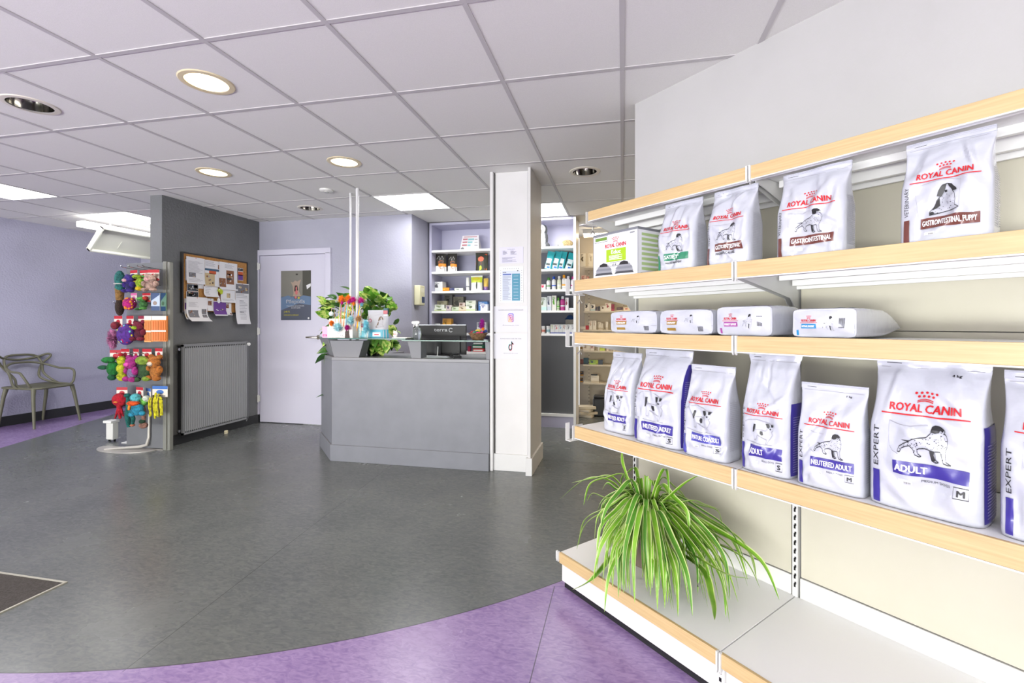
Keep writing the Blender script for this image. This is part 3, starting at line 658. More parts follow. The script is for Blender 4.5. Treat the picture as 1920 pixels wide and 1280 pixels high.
# ---------------- spider plant on the base shelf ----------------
uc,zc=onV(1212,1.60,955); pl=thing('spider_plant','large spider plant with drooping striped leaves on the empty base shelf','potted plant',(*UV(uc,1.60),ZB),GR)
print('plant crown',uc,zc)
zc-=ZB
MB().lathe([(.055,0),(.06,.01),(.078,.115),(.084,.12),(.084,.135),(.076,.135),(.07,.11)],seg=28).build('pot',M('#6b5d52',.6),pl)
MB().lathe([(.0001,.105),(.072,.11)],seg=20,cap=False).build('soil',M('#2b211a',.9),pl)
LG=noisy('leaf_green','#5b9418','#86b436',9,.42,coat=.15); LE=M('#c3d08a',.45,name='leaf_margin'); LD=noisy('leaf_dark','#3f7a18','#5c942c',9,.45)
R=random.Random(11)
lf=MB()
def blade(P,w0,twist,mats=(0,1),tipdry=False):
    P=spl(P,7); n=len(P); vs=[];fs=[];ms=[]
    for i,p in enumerate(P):
        t_=(P[min(i+1,n-1)]-P[max(i-1,0)]).normalized(); s_=t_.cross(Vector((0,0,1)));
        if s_.length<.05: s_=Vector((math.cos(twist),math.sin(twist),0))
        s_.normalize(); nrm=s_.cross(t_).normalized()
        f=i/(n-1); w=w0*(.45+.75*math.sin(min(1,f*1.6+.15)*PI/2))*(1-f**3.2)+.0004
        a=twist*f; sd=s_*math.cos(a)+nrm*math.sin(a)
        for q,l in ((-1,.12),(-.74,.03),(0,-.22),(.74,.03),(1,.12)): vs.append(p+sd*w*q+nrm*w*l*1.6)
    for i in range(n-1):
        for k in range(4): fs.append((i*5+k,i*5+k+1,(i+1)*5+k+1,(i+1)*5+k)); 
    for k_,f_ in enumerate(fs):
        lf.add([],[],0)
    b=len(lf.v); lf.v+=[tuple(v) for v in vs]
    for k_,f_ in enumerate(fs):
        lf.f.append(tuple(i+b for i in f_)); lf.m.append(mats[1] if (k_%4 in (0,3)) else mats[0])
for i in range(215):
    az=R.uniform(0,2*PI) if i<120 else R.uniform(-1.5,.75); dx,dy=math.cos(az),math.sin(az)
    if dy>.2: dy=.2+.3*(dy-.2)
    L=R.uniform(.24,.40)
    up=R.uniform(.02,.13) if i>14 else R.uniform(.12,.22)
    o0=Vector((dx*.025,dy*.02,zc-.05-R.random()*.03))
    reach=L*R.uniform(.35,.8)*(1.25 if dx>0 else .95)*(1.0 if i<120 else 1.35)
    drop=(R.uniform(.1,zc*.95) if i<120 else R.uniform(.7,1.1)*zc) if i>14 else R.uniform(-.03,.1)
    zend=max(.004+R.random()*.02,zc+up*.3-drop) if i>14 else zc+R.uniform(-.05,.08)
    p1=o0+Vector((dx*reach*.25,dy*reach*.25,up*.8+.04)); p2=o0+Vector((dx*reach*.6,dy*reach*.6,up*.9))
    p3=o0+Vector((dx*reach*.9,dy*reach*.9,0)); p3.z=(p2.z+zend)/2+.03
    p4=Vector((o0.x+dx*reach*1.0+R.uniform(-.02,.02),o0.y+dy*reach*.98,zend))
    if p4.y>.24: p4.y=.24
    if p3.y>.24: p3.y=.22
    if p4.y<-.29 : p4.z=max(p4.z,-.03)
    blade([o0,p1,p2,p3,p4],R.uniform(.0065,.0115),R.uniform(-.7,.7),(0,1) if R.random()<.8 else (2,1))
# a few long leaves placed as in the photo
for (pts,w_) in (([(1195,950),(1180,905),(1168,870),(1166,845)],.009),([(1190,960),(1150,905),(1100,897),(1050,935)],.008),([(1195,955),(1150,895),(1110,897),(1072,905)],.007),([(1215,955),(1238,890),(1250,882),(1255,930)],.007),([(1230,950),(1258,928),(1285,905),(1315,888)],.008),([(1230,960),(1290,938),(1320,945),(1350,955)],.007),([(1230,1000),(1300,1040),(1360,1075),(1408,1084)],.007),([(1220,1010),(1310,1060),(1335,1120),(1340,1162)],.012),([(1190,1000),(1150,1040),(1110,1085),(1072,1106)],.010),([(1195,990),(1185,1080),(1150,1000),(1100,1010)],.0)):
    if w_==0: continue
    P_=[]
    for k,(px,py) in enumerate(pts):
        v_=1.60-(.0 if k==0 else .04*k) - (.06*k if py>1030 else 0)
        u_,z_=onV(px,v_,py)
        if z_<ZB+.004 and v_>1.35:
            q=atz(px,py,ZB+.006); u_,v_,z_=float(q@US),float(q@VS),ZB+.006
        P_.append((uc-u_,v_-1.60,z_-ZB))
    blade(P_,w_,.2,(0,1))
lf.build('foliage',[LG,LE,LD],pl,ang=70)
# =====================================================================  RECEPTION COUNTER
CY=3.632
cnt=thing('reception_counter','grey reception counter with a chamfered left end and raised glass top','counter',(-1.8,CY,0))
ox,oy=-1.8,CY
poly=[(-2.515,CY),(-1.067,CY),(-1.067,CY+.62),(-2.3,CY+.62),(-2.3,CY+.95),(-2.92,CY+.95),(-2.92,CY+.41)]
loc=lambda P:[(x-ox,y-oy) for x,y in P]
MB().prism(loc([(-2.515,CY+.0),(-1.067,CY),(-1.067,CY+.03),(-2.50,CY+.03),(-2.885,CY+.42),(-2.885,CY+.95),(-2.915,CY+.95),(-2.915,CY+.41)]),.0,.885).build('front_panel',COUNT,cnt,bevel=.002)
MB().prism(loc(poly),.885,.912).build('desktop',M('#7d7e82',.4),cnt,bevel=.002)
k=MB(); e=.014
k.prism(loc([(-2.521,CY-e),(-1.068,CY-e),(-1.068,CY),(-2.515,CY)]),0,.142)
k.prism(loc([(-2.521,CY-e),(-2.515,CY),(-2.915,CY+.41),(-2.93,CY+.405)]),0,.142)
k.build('plinth',COUNT,cnt,bevel=.002)
MB().prism(loc([(-1.09,CY+.03),(-1.068,CY+.03),(-1.068,CY+.62),(-1.09,CY+.62)]),0,.885).build('end_panel',COUNT,cnt)
GZ=1.083
for i,(P,zz_) in enumerate((([(-2.53,CY-.02),(-1.80,CY-.02),(-1.80,CY+.28),(-2.40,CY+.30),(-2.70,CY+.60),(-2.92,CY+.38)],0),([(-1.83,CY-.03),(-1.067,CY-.03),(-1.067,CY+.27),(-1.83,CY+.27)],-.012))):
    o=MB().prism(loc(P),GZ-.01+zz_,GZ+zz_).build('glass_top',GLASS,cnt)
    n=len(P); ed=MB(); Pl=loc(P)
    for a,b_ in ((0,1),(n-1,0)):
        (xa,ya),(xb,yb)=Pl[a],Pl[b_]; L=math.hypot(xb-xa,yb-ya); nx,ny=(yb-ya)/L*.0012,-(xb-xa)/L*.0012
        ed.add([(xa,ya,GZ-.01+zz_),(xb,yb,GZ-.01+zz_),(xb,yb,GZ+zz_),(xa,ya,GZ+zz_),(xa+nx,ya+ny,GZ-.01+zz_),(xb+nx,yb+ny,GZ-.01+zz_),(xb+nx,yb+ny,GZ+zz_),(xa+nx,ya+ny,GZ+zz_)],[(4,5,6,7),(0,1,5,4),(2,3,7,6),(0,4,7,3),(1,2,6,5)])
    ed.build('polished_edge',GLASSE,o,smooth=False)
def brk(xa,xb,xa2,xb2,y0=CY+.015,y1=CY+.13):
    MB().prism(loc([(xa2,y0),(xb2,y0),(xb2,y1),(xa2,y1)]),.912,GZ-.024,top=loc([(xa,y0),(xb,y0),(xb,y1),(xa,y1)])).build('glass_support',COUNT2,cnt,bevel=.003)
brk(onY(616,CY),onY(680,CY),onY(624,CY),onY(671,CY))
brk(onY(760,CY)+.01,onY(788,CY),onY(768,CY)+.01,onY(788,CY))
brk(-1.11,-1.068,-1.10,-1.068)
MB().prism(loc([(-2.56,CY+.10),(-2.52,CY+.14),(-2.82,CY+.44),(-2.86,CY+.40)]),.912,GZ-.012,top=loc([(-2.60,CY+.06),(-2.54,CY+.12),(-2.84,CY+.42),(-2.90,CY+.36)])).build('glass_support',COUNT2,cnt,bevel=.003)
# two posts up to the ceiling
for (px,y,r,l) in ((670,CY+.20,.014,'thicker white round post from the counter top to the ceiling'),(657,CY+.33,.009,'thinner white round post behind the thicker one, up to the ceiling')):
    x=onY(px,y); t=thing('ceiling_post',l,'post',(x,y,.912))
    MB().tube([(0,0,0),(0,0,CZ-.912)],r,14).build('post_tube',M('#d9d9da',.35),t)
    MB().lathe([(r*2.2,0),(r*2.2,.006),(r*1.2,.01)]).build('base_flange',METAL_W,t)
# monitor seen from behind
Ym=4.02
xa,xb=onY(776,Ym),onY(874,Ym); zt=onY(800,Ym,609)[1]; zb_=onY(800,Ym,668)[1]
t=thing('monitor','black monitor seen from behind with a grey brand word','monitor',((xa+xb)/2,Ym,.912))
w2=(xb-xa)/2; zt-=.912
m=MB().box(-w2,w2,-.012,.012,.012,zt,0).box(-w2*.8,w2*.8,-.03,-.012,.03,zt-.10,0)
m.box(-w2-.002,w2+.002,-.0125,.0125,zt-.003,zt+.003,1)
fm=lambda a,b,o=0:(a,-.0135,b)
m.txt('terra',fm,-.05,zt-.06,.13,.026,2,.01); m.line2(fm,[(.115+.018*math.cos(q),zt-.047+.018*math.sin(q)) for q in np.linspace(.6,5.6,9)],.006,2)
m.build('housing',[M('#0d0e10',.55),M('#8d9096',.3,.5),M('#8f9194',.4)],t,bevel=.002)
m=MB().box(-.03,.03,-.045,-.03,.0,.13).box(-.12,.12,-.09,.09,0,.012); m.build('stand',M('#101113',.4),t)
MB().box(-w2+.08,-w2+.12,-.0145,-.012,.06,.085).build('rating_label',M('#b5b5b5',.5),t)
# screen side
MB().box(-w2+.01,w2-.01,.012,.0135,.07,zt-.01).build('screen',M('#1a222c',.15),t)
# things on the desk
x,y=onY(855,3.80),3.80
t=thing('card_terminal','black card payment terminal lying on the counter','card terminal',(x,y,.912),.5)
MB().prism([(-.038,-.08),(.038,-.08),(.045,.08),(-.045,.08)],0,.022,top=[(-.036,-.078),(.036,-.078),(.043,.078),(-.043,.078)]).box(-.03,.03,.03,.075,.022,.04).build('terminal_body',M('#1a1b1d',.4),t,bevel=.005)
m=MB()
for i in range(3):
    for j in range(4): m.box(-.026+i*.019,-.014+i*.019,-.068+j*.018,-.056+j*.018,.022,.025)
m.build('keypad',M('#55575a',.4),t); MB().box(-.026,.026,.04,.07,.04,.0412).build('display',M('#39423a',.2),t)
x=onY(806,3.80); MB0=MB().surf(lambda u,v:((u-.5)*.36,(v-.5)*.24,.002+.006*math.sin(u*4)*v),10,4)
o=MB0.build('document',PAPER,None,(x,3.80,.9125),.1); tag(o,'white sheet of paper lying on the counter desk left of the terminal','paper')
x=onY(820,3.9); t=thing('desk_pen_stand','thin white upright pen holder in front of the monitor','pen holder',(x,3.90,.912))
MB().lathe([(.02,0),(.02,.006),(.005,.01)]).tube([(0,0,0),(.006,0,.09)],.004).build('holder',METAL_W,t)
# spray bottle on glass
x=onY(782,3.80); t=thing('spray_bottle','clear spray bottle with white trigger head on the glass top','spray bottle',(x,3.80,GZ-.011))
MB().lathe([(.034,0),(.037,.004),(.037,.07),(.03,.095),(.013,.105),(.012,.118)],seg=20).build('bottle',M('#e8f0f2',.08,trans=.9),t)
MB().lathe([(.013,.112),(.013,.132)],seg=14).prismy([(-.05,.15),(-.045,.134),(.0,.132),(.02,.134),(.026,.15),(.012,.16),(-.04,.158)],-.01,.01).prismy([(-.03,.134),(-.022,.134),(-.03,.105),(-.036,.107)],-.005,.005).build('trigger_head',WHITE,t,bevel=.002)
# ---------------- leafy climber behind the toys ----------------
x,y=onY(700,3.93),3.95
pt=thing('pothos_plant','bushy green and cream leafed climbing plant on the counter behind the toys','potted plant',(x,y,.912))
MB().lathe([(.06,0),(.065,.005),(.085,.13),(.09,.135),(.084,.14),(.078,.12)],seg=24).build('pot',M('#5a5a5c',.5),pt)
PG=noisy('pothos_green','#3c6f1c','#5f9430',30,.35,coat=.3); PC=noisy('pothos_variegated','#5f9a2a','#bfd070',34,.36,coat=.3,lo=.42,hi=.56,detail=5); PD=noisy('pothos_dark','#24501a','#3b6d24',20,.33,coat=.3)
lm=MB(); sm=MB(); R=random.Random(5)
def heart(c,dirv,size,mats):
    d_=Vector(dirv).normalized(); s_=d_.cross(Vector((0,0,1))); 
    if s_.length<.1: s_=Vector((1,0,0))
    s_.normalize(); n_=s_.cross(d_); a=R.uniform(-.9,.9); s_=(s_*math.cos(a)+n_*math.sin(a)); n_=s_.cross(d_)
    prof=[(-.10,0),(-.16,.13),(-.13,.27),(-.02,.37),(.12,.42),(.28,.42),(.45,.37),(.6,.29),(.75,.18),(.88,.08),(1,0)]
    V=[];
    for p,wd in prof:
        drp=-.25*p*p
        for q in (-1,-.5,0,.5,1): V.append(Vector(c)+(d_*p+s_*wd*q+n_*(abs(q)*.22*wd+drp*.6))*size)
    fs=[];ms=[]
    for i in range(len(prof)-1):
        for k in range(4):
            fs.append((i*5+k,i*5+k+1,(i+1)*5+k+1,(i+1)*5+k)); ms.append(mats[0])
    b=len(lm.v); lm.v+=[tuple(v) for v in V]; lm.f+=[tuple(j+b for j in f_) for f_ in fs]; lm.m+=ms
spots=[]
for (cx,cy,rx,ry,n,yl,yh) in ((700,572,34,30,60,3.88,4.05),(632,575,30,26,20,3.86,4.05),(622,560,26,18,6,3.9,4.0),(612,615,10,22,7,3.82,3.9),(704,650,24,12,40,3.80,3.95),(735,640,10,16,6,3.85,3.95),(738,612,12,14,5,3.86,3.95),(738,570,10,12,4,3.9,4)):
    for _ in range(n):
        a=R.uniform(0,2*PI); q=math.sqrt(R.random()); spots.append((cx+rx*q*math.cos(a),cy+ry*q*math.sin(a),R.uniform(yl,yh)))
for p in ((606,572,3.86),(603,560,3.88),(604,588,3.87),(646,539,3.95),(697,545,3.93),(722,556,3.94),(605,658,3.9),(602,672,3.88),(604,741,3.95)): spots.append(p)
for px,py,yy in spots:
    X_,Z_=onY(px,yy,py)
    lc=Vector((X_-x,yy-y,Z_-.912))
    if abs(Z_-GZ)<.035 and yy<3.95: lc.z+= .05 if Z_>GZ else -.05
    dv=(lc.x*1.2+R.uniform(-.3,.3),R.uniform(-.8,-.1),R.uniform(-.5,.5)+ (.3 if Z_>1.2 else -.4))
    sz=R.uniform(.075,.125); k=R.random(); heart(lc-Vector(dv).normalized()*sz*.4,dv,sz,((2,0) if (px<625 and k<.6) or k<.12 else ((0,1) if k<.4 else (1,0))))
lm.build('foliage',[PG,PC,PD],pt,ang=60)
for pts in ([(0,0,.12),(-.1,-.02,.25),(-.25,-.03,.3),(-.42,-.05,.22),(-.5,-.04,.0),(-.52,0,-.25)],[(0,0,.12),(.05,0,.3),(.0,-.02,.42)],[(0,0,.12),(-.15,.02,.4),(-.25,0,.52)],[(0,0,.12),(.12,0,.28),(.17,-.02,.2)]):
    sm.tube(spl(pts,5),.0028,5)
sm.build('stems',M('#6b8a3a',.5),pt)
# ---------------- cat toys, treats, lucky cat, basket on the glass ----------------
g0=GZ; yb=CY+.07
def gx_(px,yy=yb): return onY(px,yy)
xa,xb=gx_(611),gx_(667); t=thing('toy_display_box','patterned white and pink cardboard tray full of feather wands','display box',((xa+xb)/2,yb,g0))
wq=(xb-xa)/2
m=MB().box(-wq,wq,-.05,.05,0,.10,0).box(-wq,wq,.045,.05,.1,.17,0)
ff=lambda a,b,o=0:(a*wq,-.0508-o,b)
m.rect(ff,-1,.0,-.66,.10,1); m.rect(lambda a,b,o=0:ff(a,b,.0006),-.96,.012,-.7,.03,2); m.txt('cat',lambda a,b,o=0:ff(a,b,.001),-.92,.015,.16,.012,0)
R=random.Random(9)
for _ in range(120): m.disc2(ff,R.uniform(-.6,.98),R.uniform(.005,.095),.012,.0025,3,5)
m.poly2(ff,[(.5,0),(.52,.05),(.6,.09),(.68,.06),(.76,.075),(.8,.03),(.82,0)],4)
m.build('tray',[M('#e6e2dc',.5),M('#e9a9c4',.5),M('#d8268c',.4),M('#8a8a8a',.5),M('#4a3c34',.6)],t,smooth=False)
def fluff(m,c,r,n,mat,seed,zs=1.0,w_=.0016):
    n*=5; R=random.Random(seed); m.ell(c,(r*.45,r*.45,r*.45*zs),mat,8,6)
    for _ in range(n):
        a=R.uniform(0,2*PI); b=R.uniform(-1,1); q=math.sqrt(1-b*b); d_=Vector((q*math.cos(a),q*math.sin(a),b*zs)); L=r*R.uniform(.6,1.1)
        s_=Vector((-d_.y,d_.x,R.uniform(-.5,.5))).normalized()*w_; C=Vector(c)
        m.add([C+d_*r*.2-s_*.5,C+d_*r*.2+s_*.5,C+d_*L*.7+s_,C+d_*L,C+d_*L*.7-s_],[(0,1,2,3,4)],mat)
ORG,MAG,TEAL,YEL,LBL=M('#f08a1c',.7),M('#c3188f',.7),M('#7cc8d8',.8),M('#e8d82a',.6),M('#a8dbe4',.85)
wands=[(640,561,ORG,MAG,'orange'),(653,560,ORG,MAG,'orange and magenta'),(662,563,MAG,ORG,'magenta'),(677,564,MAG,TEAL,'magenta')]
wl=['feather wand with an orange plume, furthest left of the four','feather wand with an orange plume, second from the left','feather wand with a small purple plume between orange and magenta ones','feather wand with a wide magenta plume, right of the white post']
for i,((px,py,c1,c2,_),lb) in enumerate(zip(wands,wl)):
    X_,Z_=onY(px,yb+.0,py); t=thing('feather_wand',lb,'cat toy',(X_,yb,g0+.10),group='feather wands'); zt=Z_-g0-.10
    m=MB(); fluff(m,(0,0,zt),.042,90,0,i); fluff(m,(.012,-.01,zt-.03),.022,40,1,i+9); m.build('plume',[c1,c2],t,smooth=False)
    MB().tube([(0,0,-.08),(0,0,zt-.02)],.0025,6).build('stick',M('#d9b48a',.5),t)
    m=MB(); R=random.Random(i)
    for k in range(5):
        q=R.uniform(-.02,.02); m.tube([(q*.4,-.01,zt-.02),(q,-.03,zt*.5),(q*1.4,-.045,-.02+R.uniform(-.03,.03))],.0022,5,k%4)
    m.build('ribbons',[ORG,YEL,TEAL,M('#3b6fc0',.6)],t)
for px,py,rr,mt_,lb in ((633,613,.05,LBL,'pale blue fluffy pompom hanging in front of the tray, left one'),(657,601,.05,LBL,'pale blue fluffy pompom hanging beside the cat picture'),(686,612,.045,TEAL,'long blue fluffy tail hanging at the right end of the tray'),(622,606,.032,ORG,'orange feather tuft hanging over the pink corner of the tray'),(651,614,.03,MAG,'small magenta tuft hanging under the blue pompom'),(672,597,.035,M('#c9a06a',.8),'beige furry mouse toy hanging below the magenta plume')):
    X_,Z_=onY(px,yb-.085,py); m=MB(); fluff(m,(0,0,0),rr,130,0,int(px),1.0 if px!=686 else 1.7)
    t=thing('fluffy_cat_toy',lb,'cat toy',(X_,yb-.085,Z_),group='fluffy cat toys'); m.build('fluff',mt_,t,smooth=False)
    MB().tube([(0,0,0),(0,.03,.09),(0,.06,.10)],.0015,5).build('cord',M('#dddddd',.6),t)
X_,Z_=onY(621,yb-.08,588); t=thing('ball_wand','wand with a pale blue spotted ball, left end of the cat toys','cat toy',(X_,yb-.0,g0+.10))
MB().ell((0,-.08,Z_-g0-.10),.021,0,14,10).build('ball',noisy('ball','#bfe3e6','#e8f2f2',60,.6),t); MB().tube([(0,0,-.08),(.0,-.04,.16),(0,-.07,.17),(0,-.08,Z_-g0-.1)],.0022,6).build('stick',M('#caa98a',.5),t)
# grey treat pouch, small jar, lucky cat
def pouch(name,label,px0,px1,py0,yy,mats,print_,cat,dep=.05,z=g0,rz=0,group=None):
    xa,xb=onY(px0,yy),onY(px1,yy); zt=onY((px0+px1)/2,yy,py0)[1]-z; wq=(xb-xa)/2
    t=thing(name,label,cat,((xa+xb)/2,yy,z),rz,group)
    pf=lambda s:dep/2*(1 if s<.3 else max(.03,1-((s-.3)/.6)**1.4))
    P=lambda a,s,o=0:(a*wq*(1-.04*math.sin(s*PI)),-pf(s)*(1-abs(a)**4)-o-.0006,s*zt)
    B_=lambda a,s:(a*wq*(1-.04*math.sin(s*PI)),pf(s)*(1-abs(a)**4),s*zt)
    m=MB(); m.surf(lambda u,v:(lambda p:(p[0],p[1]+.0006,p[2]))(P(u*2-1,v)),12,12); m.surf(lambda u,v:B_(u*2-1,v),12,12)
    print_(m,P); m.build('pouch_body',mats,t,ang=60)
    MB().surf(lambda u,v:P(u*2-1,.93+v*.07,.001),8,1).build('top_seal',mats[0],t)
    return t
def pr1(m,P):
    m.rect(P,-1,.0,1,.3,1,10,3); m.rect(lambda a,b,o=0:P(a,b,.0006),-.35,.06,.4,.2,2,6,1); m.rect(lambda a,b,o=0:P(a,b,.001),-.2,.1,.25,.14,3)
    m.disc2(lambda a,b,o=0:P(a,b,.0005),-.75,.62,.2,.07,4,12)
    art_dog(m,lambda a,b,o=0:P(a,b,.0006+o),'pup',-.1,.36,.8,.42,(2,5,6))
pouch('treat_pouch','grey and teal treat pouch with an animal picture on the glass top',690,729,581,CY+.08,[M('#a9abb2',.4),M('#3f96aa',.4),WHT,REDI,M('#a23a5a',.5),M('#6b5a4a',.6),MID],pr1,'pouch',.07)
pouch('treat_pouch','small pale pouch left of the grey treat pouch',672,692,600,CY+.09,[M('#d8dcd8',.4),M('#5aa8b4',.4),WHT,REDI,M('#a23a5a',.5),M('#6b5a4a',.6),MID],lambda m,P:(m.rect(P,-1,0,1,.4,1,6,3),m.disc2(P,0,.7,.5,.12,4,12)),'pouch',.04)
X_,Z_=onY(724,CY+.03,583); t=thing('clip_tin','small dark teal tin clipped on the grey pouch','tin',(X_,CY+.03,Z_-.03))
MB().box(-.022,.022,-.012,.012,-.0,.055,0).rect(lambda a,b,o=0:(a,-.0125,b),-.02,.005,.02,.035,1).build('tin_body',[M('#1f4f58',.4),M('#b0626a',.5)],t,bevel=.003); MB().box(-.018,.018,-.01,.01,-.008,0).build('clip',CHROME,t)
x=onY(741,CY+.08); t=thing('lucky_cat_figurine','tiny white lucky cat figurine with red collar','figurine',(x,CY+.08,g0))
MB().ell((0,0,.02),(.019,.015,.02)).ell((0,0,.046),(.019,.015,.015)).lathe([(.007,.056),(.001,.07)],(-.012,0,0),8).lathe([(.007,.056),(.001,.07)],(.012,0,0),8).ell((.02,-.006,.04),(.006,.006,.012)).build('body',M('#f0e9e2',.3),t)
MB().tube([(.014*math.cos(q),.012*math.sin(q),.034) for q in np.linspace(0,2*PI,13)[:-1]],.002,6,closed=True).build('collar',RED,t); MB().ell((-.007,-.0145,.048),.0018).ell((.007,-.0145,.048),.0018).ell((0,-.0155,.044),.0015).build('face',BLACK,t)
xa,xb=onY(735,CY+.1),onY(764,CY+.1)
o=MB().box(-.07,.07,-.04,.04,0,.006).build('leaflet',WHITE,None,(onY(752,CY+.05),CY+.06,g0)); tag(o,'small stack of white leaflets beside the lucky cat','leaflets')
# basket with small toys
x=onY(895,CY+.10); t=thing('basket','round brown wicker basket of soft toys on the glass top','basket',(x,CY+.12,GZ-.012))
m=MB().lathe([(.045,0),(.05,.004),(.078,.05),(.08,.056),(.074,.056),(.045,.008)],seg=28,cap=False); m.lathe([(.045,.002),(.0001,.002)],seg=28,cap=False)
m.build('weave',noisy('wicker','#5c3f2a','#8a6a48',60,.7,bump=.6,bscale=120),t)
m=MB().tube([(.078*math.cos(q),.078*math.sin(q),.055) for q in np.linspace(0,2*PI,25)[:-1]],.005,6,closed=True); m.build('rim',M('#6b4a30',.6),t)
R=random.Random(4); bt=[('#8a2430','dark red plush toy heaped in the basket'),('#c9b040','mustard plush toy heaped in the basket'),('#3a7a6a','green plush toy heaped in the basket'),('#d02a70','pink plush toy at the front of the basket'),('#3a4a8a','blue plush toy heaped in the basket'),('#2a2a30','black plush toy at the back of the basket')]
bp_=[(-.04,-.01,.06),(-.0,.01,.072),(-.015,-.035,.058),(.02,-.05,.05),(.035,.02,.068),(.01,.05,.065)]
for (c_,lb),p_ in zip(bt,bp_):
    q=thing('small_plush_toy',lb,'pet toy',(x+p_[0],CY+.12+p_[1],GZ-.012+p_[2]),R.uniform(0,3)); MB().ell((0,0,0),(.028,.02,.018)).build('body',M(c_,.85),q); MB().ell((.028,0,.006),.013).build('head',M(c_,.85),q)
q=thing('plush_flower_toy','purple and orange fluffy toy standing up out of the basket','pet toy',(onY(904,CY+.12),CY+.12,GZ+.05)); m=MB(); fluff(m,(0,0,.07),.035,120,0,3,1.6); m.build('purple_fluff',M('#a01890',.8),q,smooth=False); m=MB(); fluff(m,(.015,-.02,.03),.018,50,0,6); m.build('orange_fluff',ORG,q,smooth=False); MB().tube([(0,0,-.03),(0,0,.05)],.003,6).build('stem',M('#d8b0a0',.6),q)
# =====================================================================  LEFT SIDE
# radiator
Ya,Yb2=3.783,onX(465,-4.27); zt=.998; zb=.098
rd=thing('radiator','dark grey steel panel radiator under the notice board','radiator',(XG,(Ya+Yb2)/2,0))
hy=(Yb2-Ya)/2; RG=M('#8a8c8e',.42,name='radiator_grey')
m=MB(); n=33
for i in range(n):
    y0_=-hy+.012+(2*hy-.024)*i/n; st=(2*hy-.024)/n
    m.add([(.0865,y0_,zb+.02),(.0865,y0_+st*.28,zb+.02),(.090,y0_+st*.42,zb+.035),(.090,y0_+st*.86,zb+.035),(.0865,y0_+st,zb+.02),(.0865,y0_,zt-.02),(.0865,y0_+st*.28,zt-.02),(.090,y0_+st*.42,zt-.035),(.090,y0_+st*.86,zt-.035),(.0865,y0_+st,zt-.02)],[(k,k+1,k+6,k+5) for k in range(4)])
m.box(.060,.0825,-hy,hy,zb,zb+.02).box(.060,.0825,-hy,hy,zt-.02,zt).box(.06,.0825,-hy,-hy+.012,zb,zt).box(.06,.0825,hy-.012,hy,zb,zt)
m.build('front_panel',RG,rd,smooth=False)
MB().box(.02,.06,-hy+.004,hy-.004,zb+.01,zt-.012).build('convector_body',M('#2d2e30',.5),rd)
m=MB().box(.012,.088,-hy-.002,hy+.002,zt,zt+.006)
for k in range(26): m.box(.03,.055,-hy+.03+k*.031,-hy+.045+k*.031,zt+.006,zt+.007,1)
m.build('top_grille',[RG,BLACK],rd,smooth=False)
for y in (-hy,): 
    for z in (zb+.045,zt-.045): MB().lathe([(.014,0),(.014,.02)],(.045,y-.02,z),12,ax='x').build('end_plug',CHROME,rd)
MB().lathe([(.016,0),(.02,.02),(.018,.05),(.012,.055)],(.05,hy+.01,zt-.03),14,ax='x').build('thermostat_valve',WHITE,rd)
for y in (-hy+.15,hy-.15): MB().box(0,.022,y-.015,y+.015,zb+.05,zt-.05).build('wall_bracket',M('#2d2e30',.5),rd)
MB().tube([(.04,hy+.02,zt-.03),(.04,hy+.05,zt-.05),(.04,hy+.05,.1),(.01,hy+.06,.06)],.007).build('pipe',RG,rd)
q=atz(424,812,.0)
t=thing('door_stop','small cream floor door stop in front of the radiator','door stop',(float(q[0]),float(q[1]),0)); MB().lathe([(.018,0),(.018,.028),(.012,.032)],seg=16).build('stop_body',M('#d8cfae',.5),t); MB().lathe([(.019,.012),(.019,.018)],seg=16).build('rubber_ring',M('#9a927a',.7),t)
# notice board and its papers
bd=thing('notice_board','cork notice board with a dark frame crowded with papers','notice board',(XG,0,0))
ya,yb_=onX(343,XG+.02),onX(463,XG+.02); zb0,zt0=1.335,1.92
MB().box(.004,.016,ya,yb_,zb0,zt0).build('cork',noisy('cork','#a9773c','#c08d50',90,.8,bump=.3,bscale=160),bd)
MB().box(0,.03,ya-.014,ya,zb0-.014,zt0+.014).box(0,.022,yb_,yb_+.012,zb0-.014,zt0+.014).box(0,.022,ya,yb_,zt0,zt0+.014).box(0,.022,ya,yb_,zb0-.014,zb0).build('frame',M('#2b2a29',.45),bd)
bx=lambda c_:330+c_/8.533; by=lambda c_:470+c_/8.533
IMG=[M(c_,.55) for c_ in ('#e6e6e8','#77777c','#33383e','#8a5a3a','#c9b48a','#6a3f8f','#c8592a','#3b5f7a','#b8c82a','#a9a9ae')]
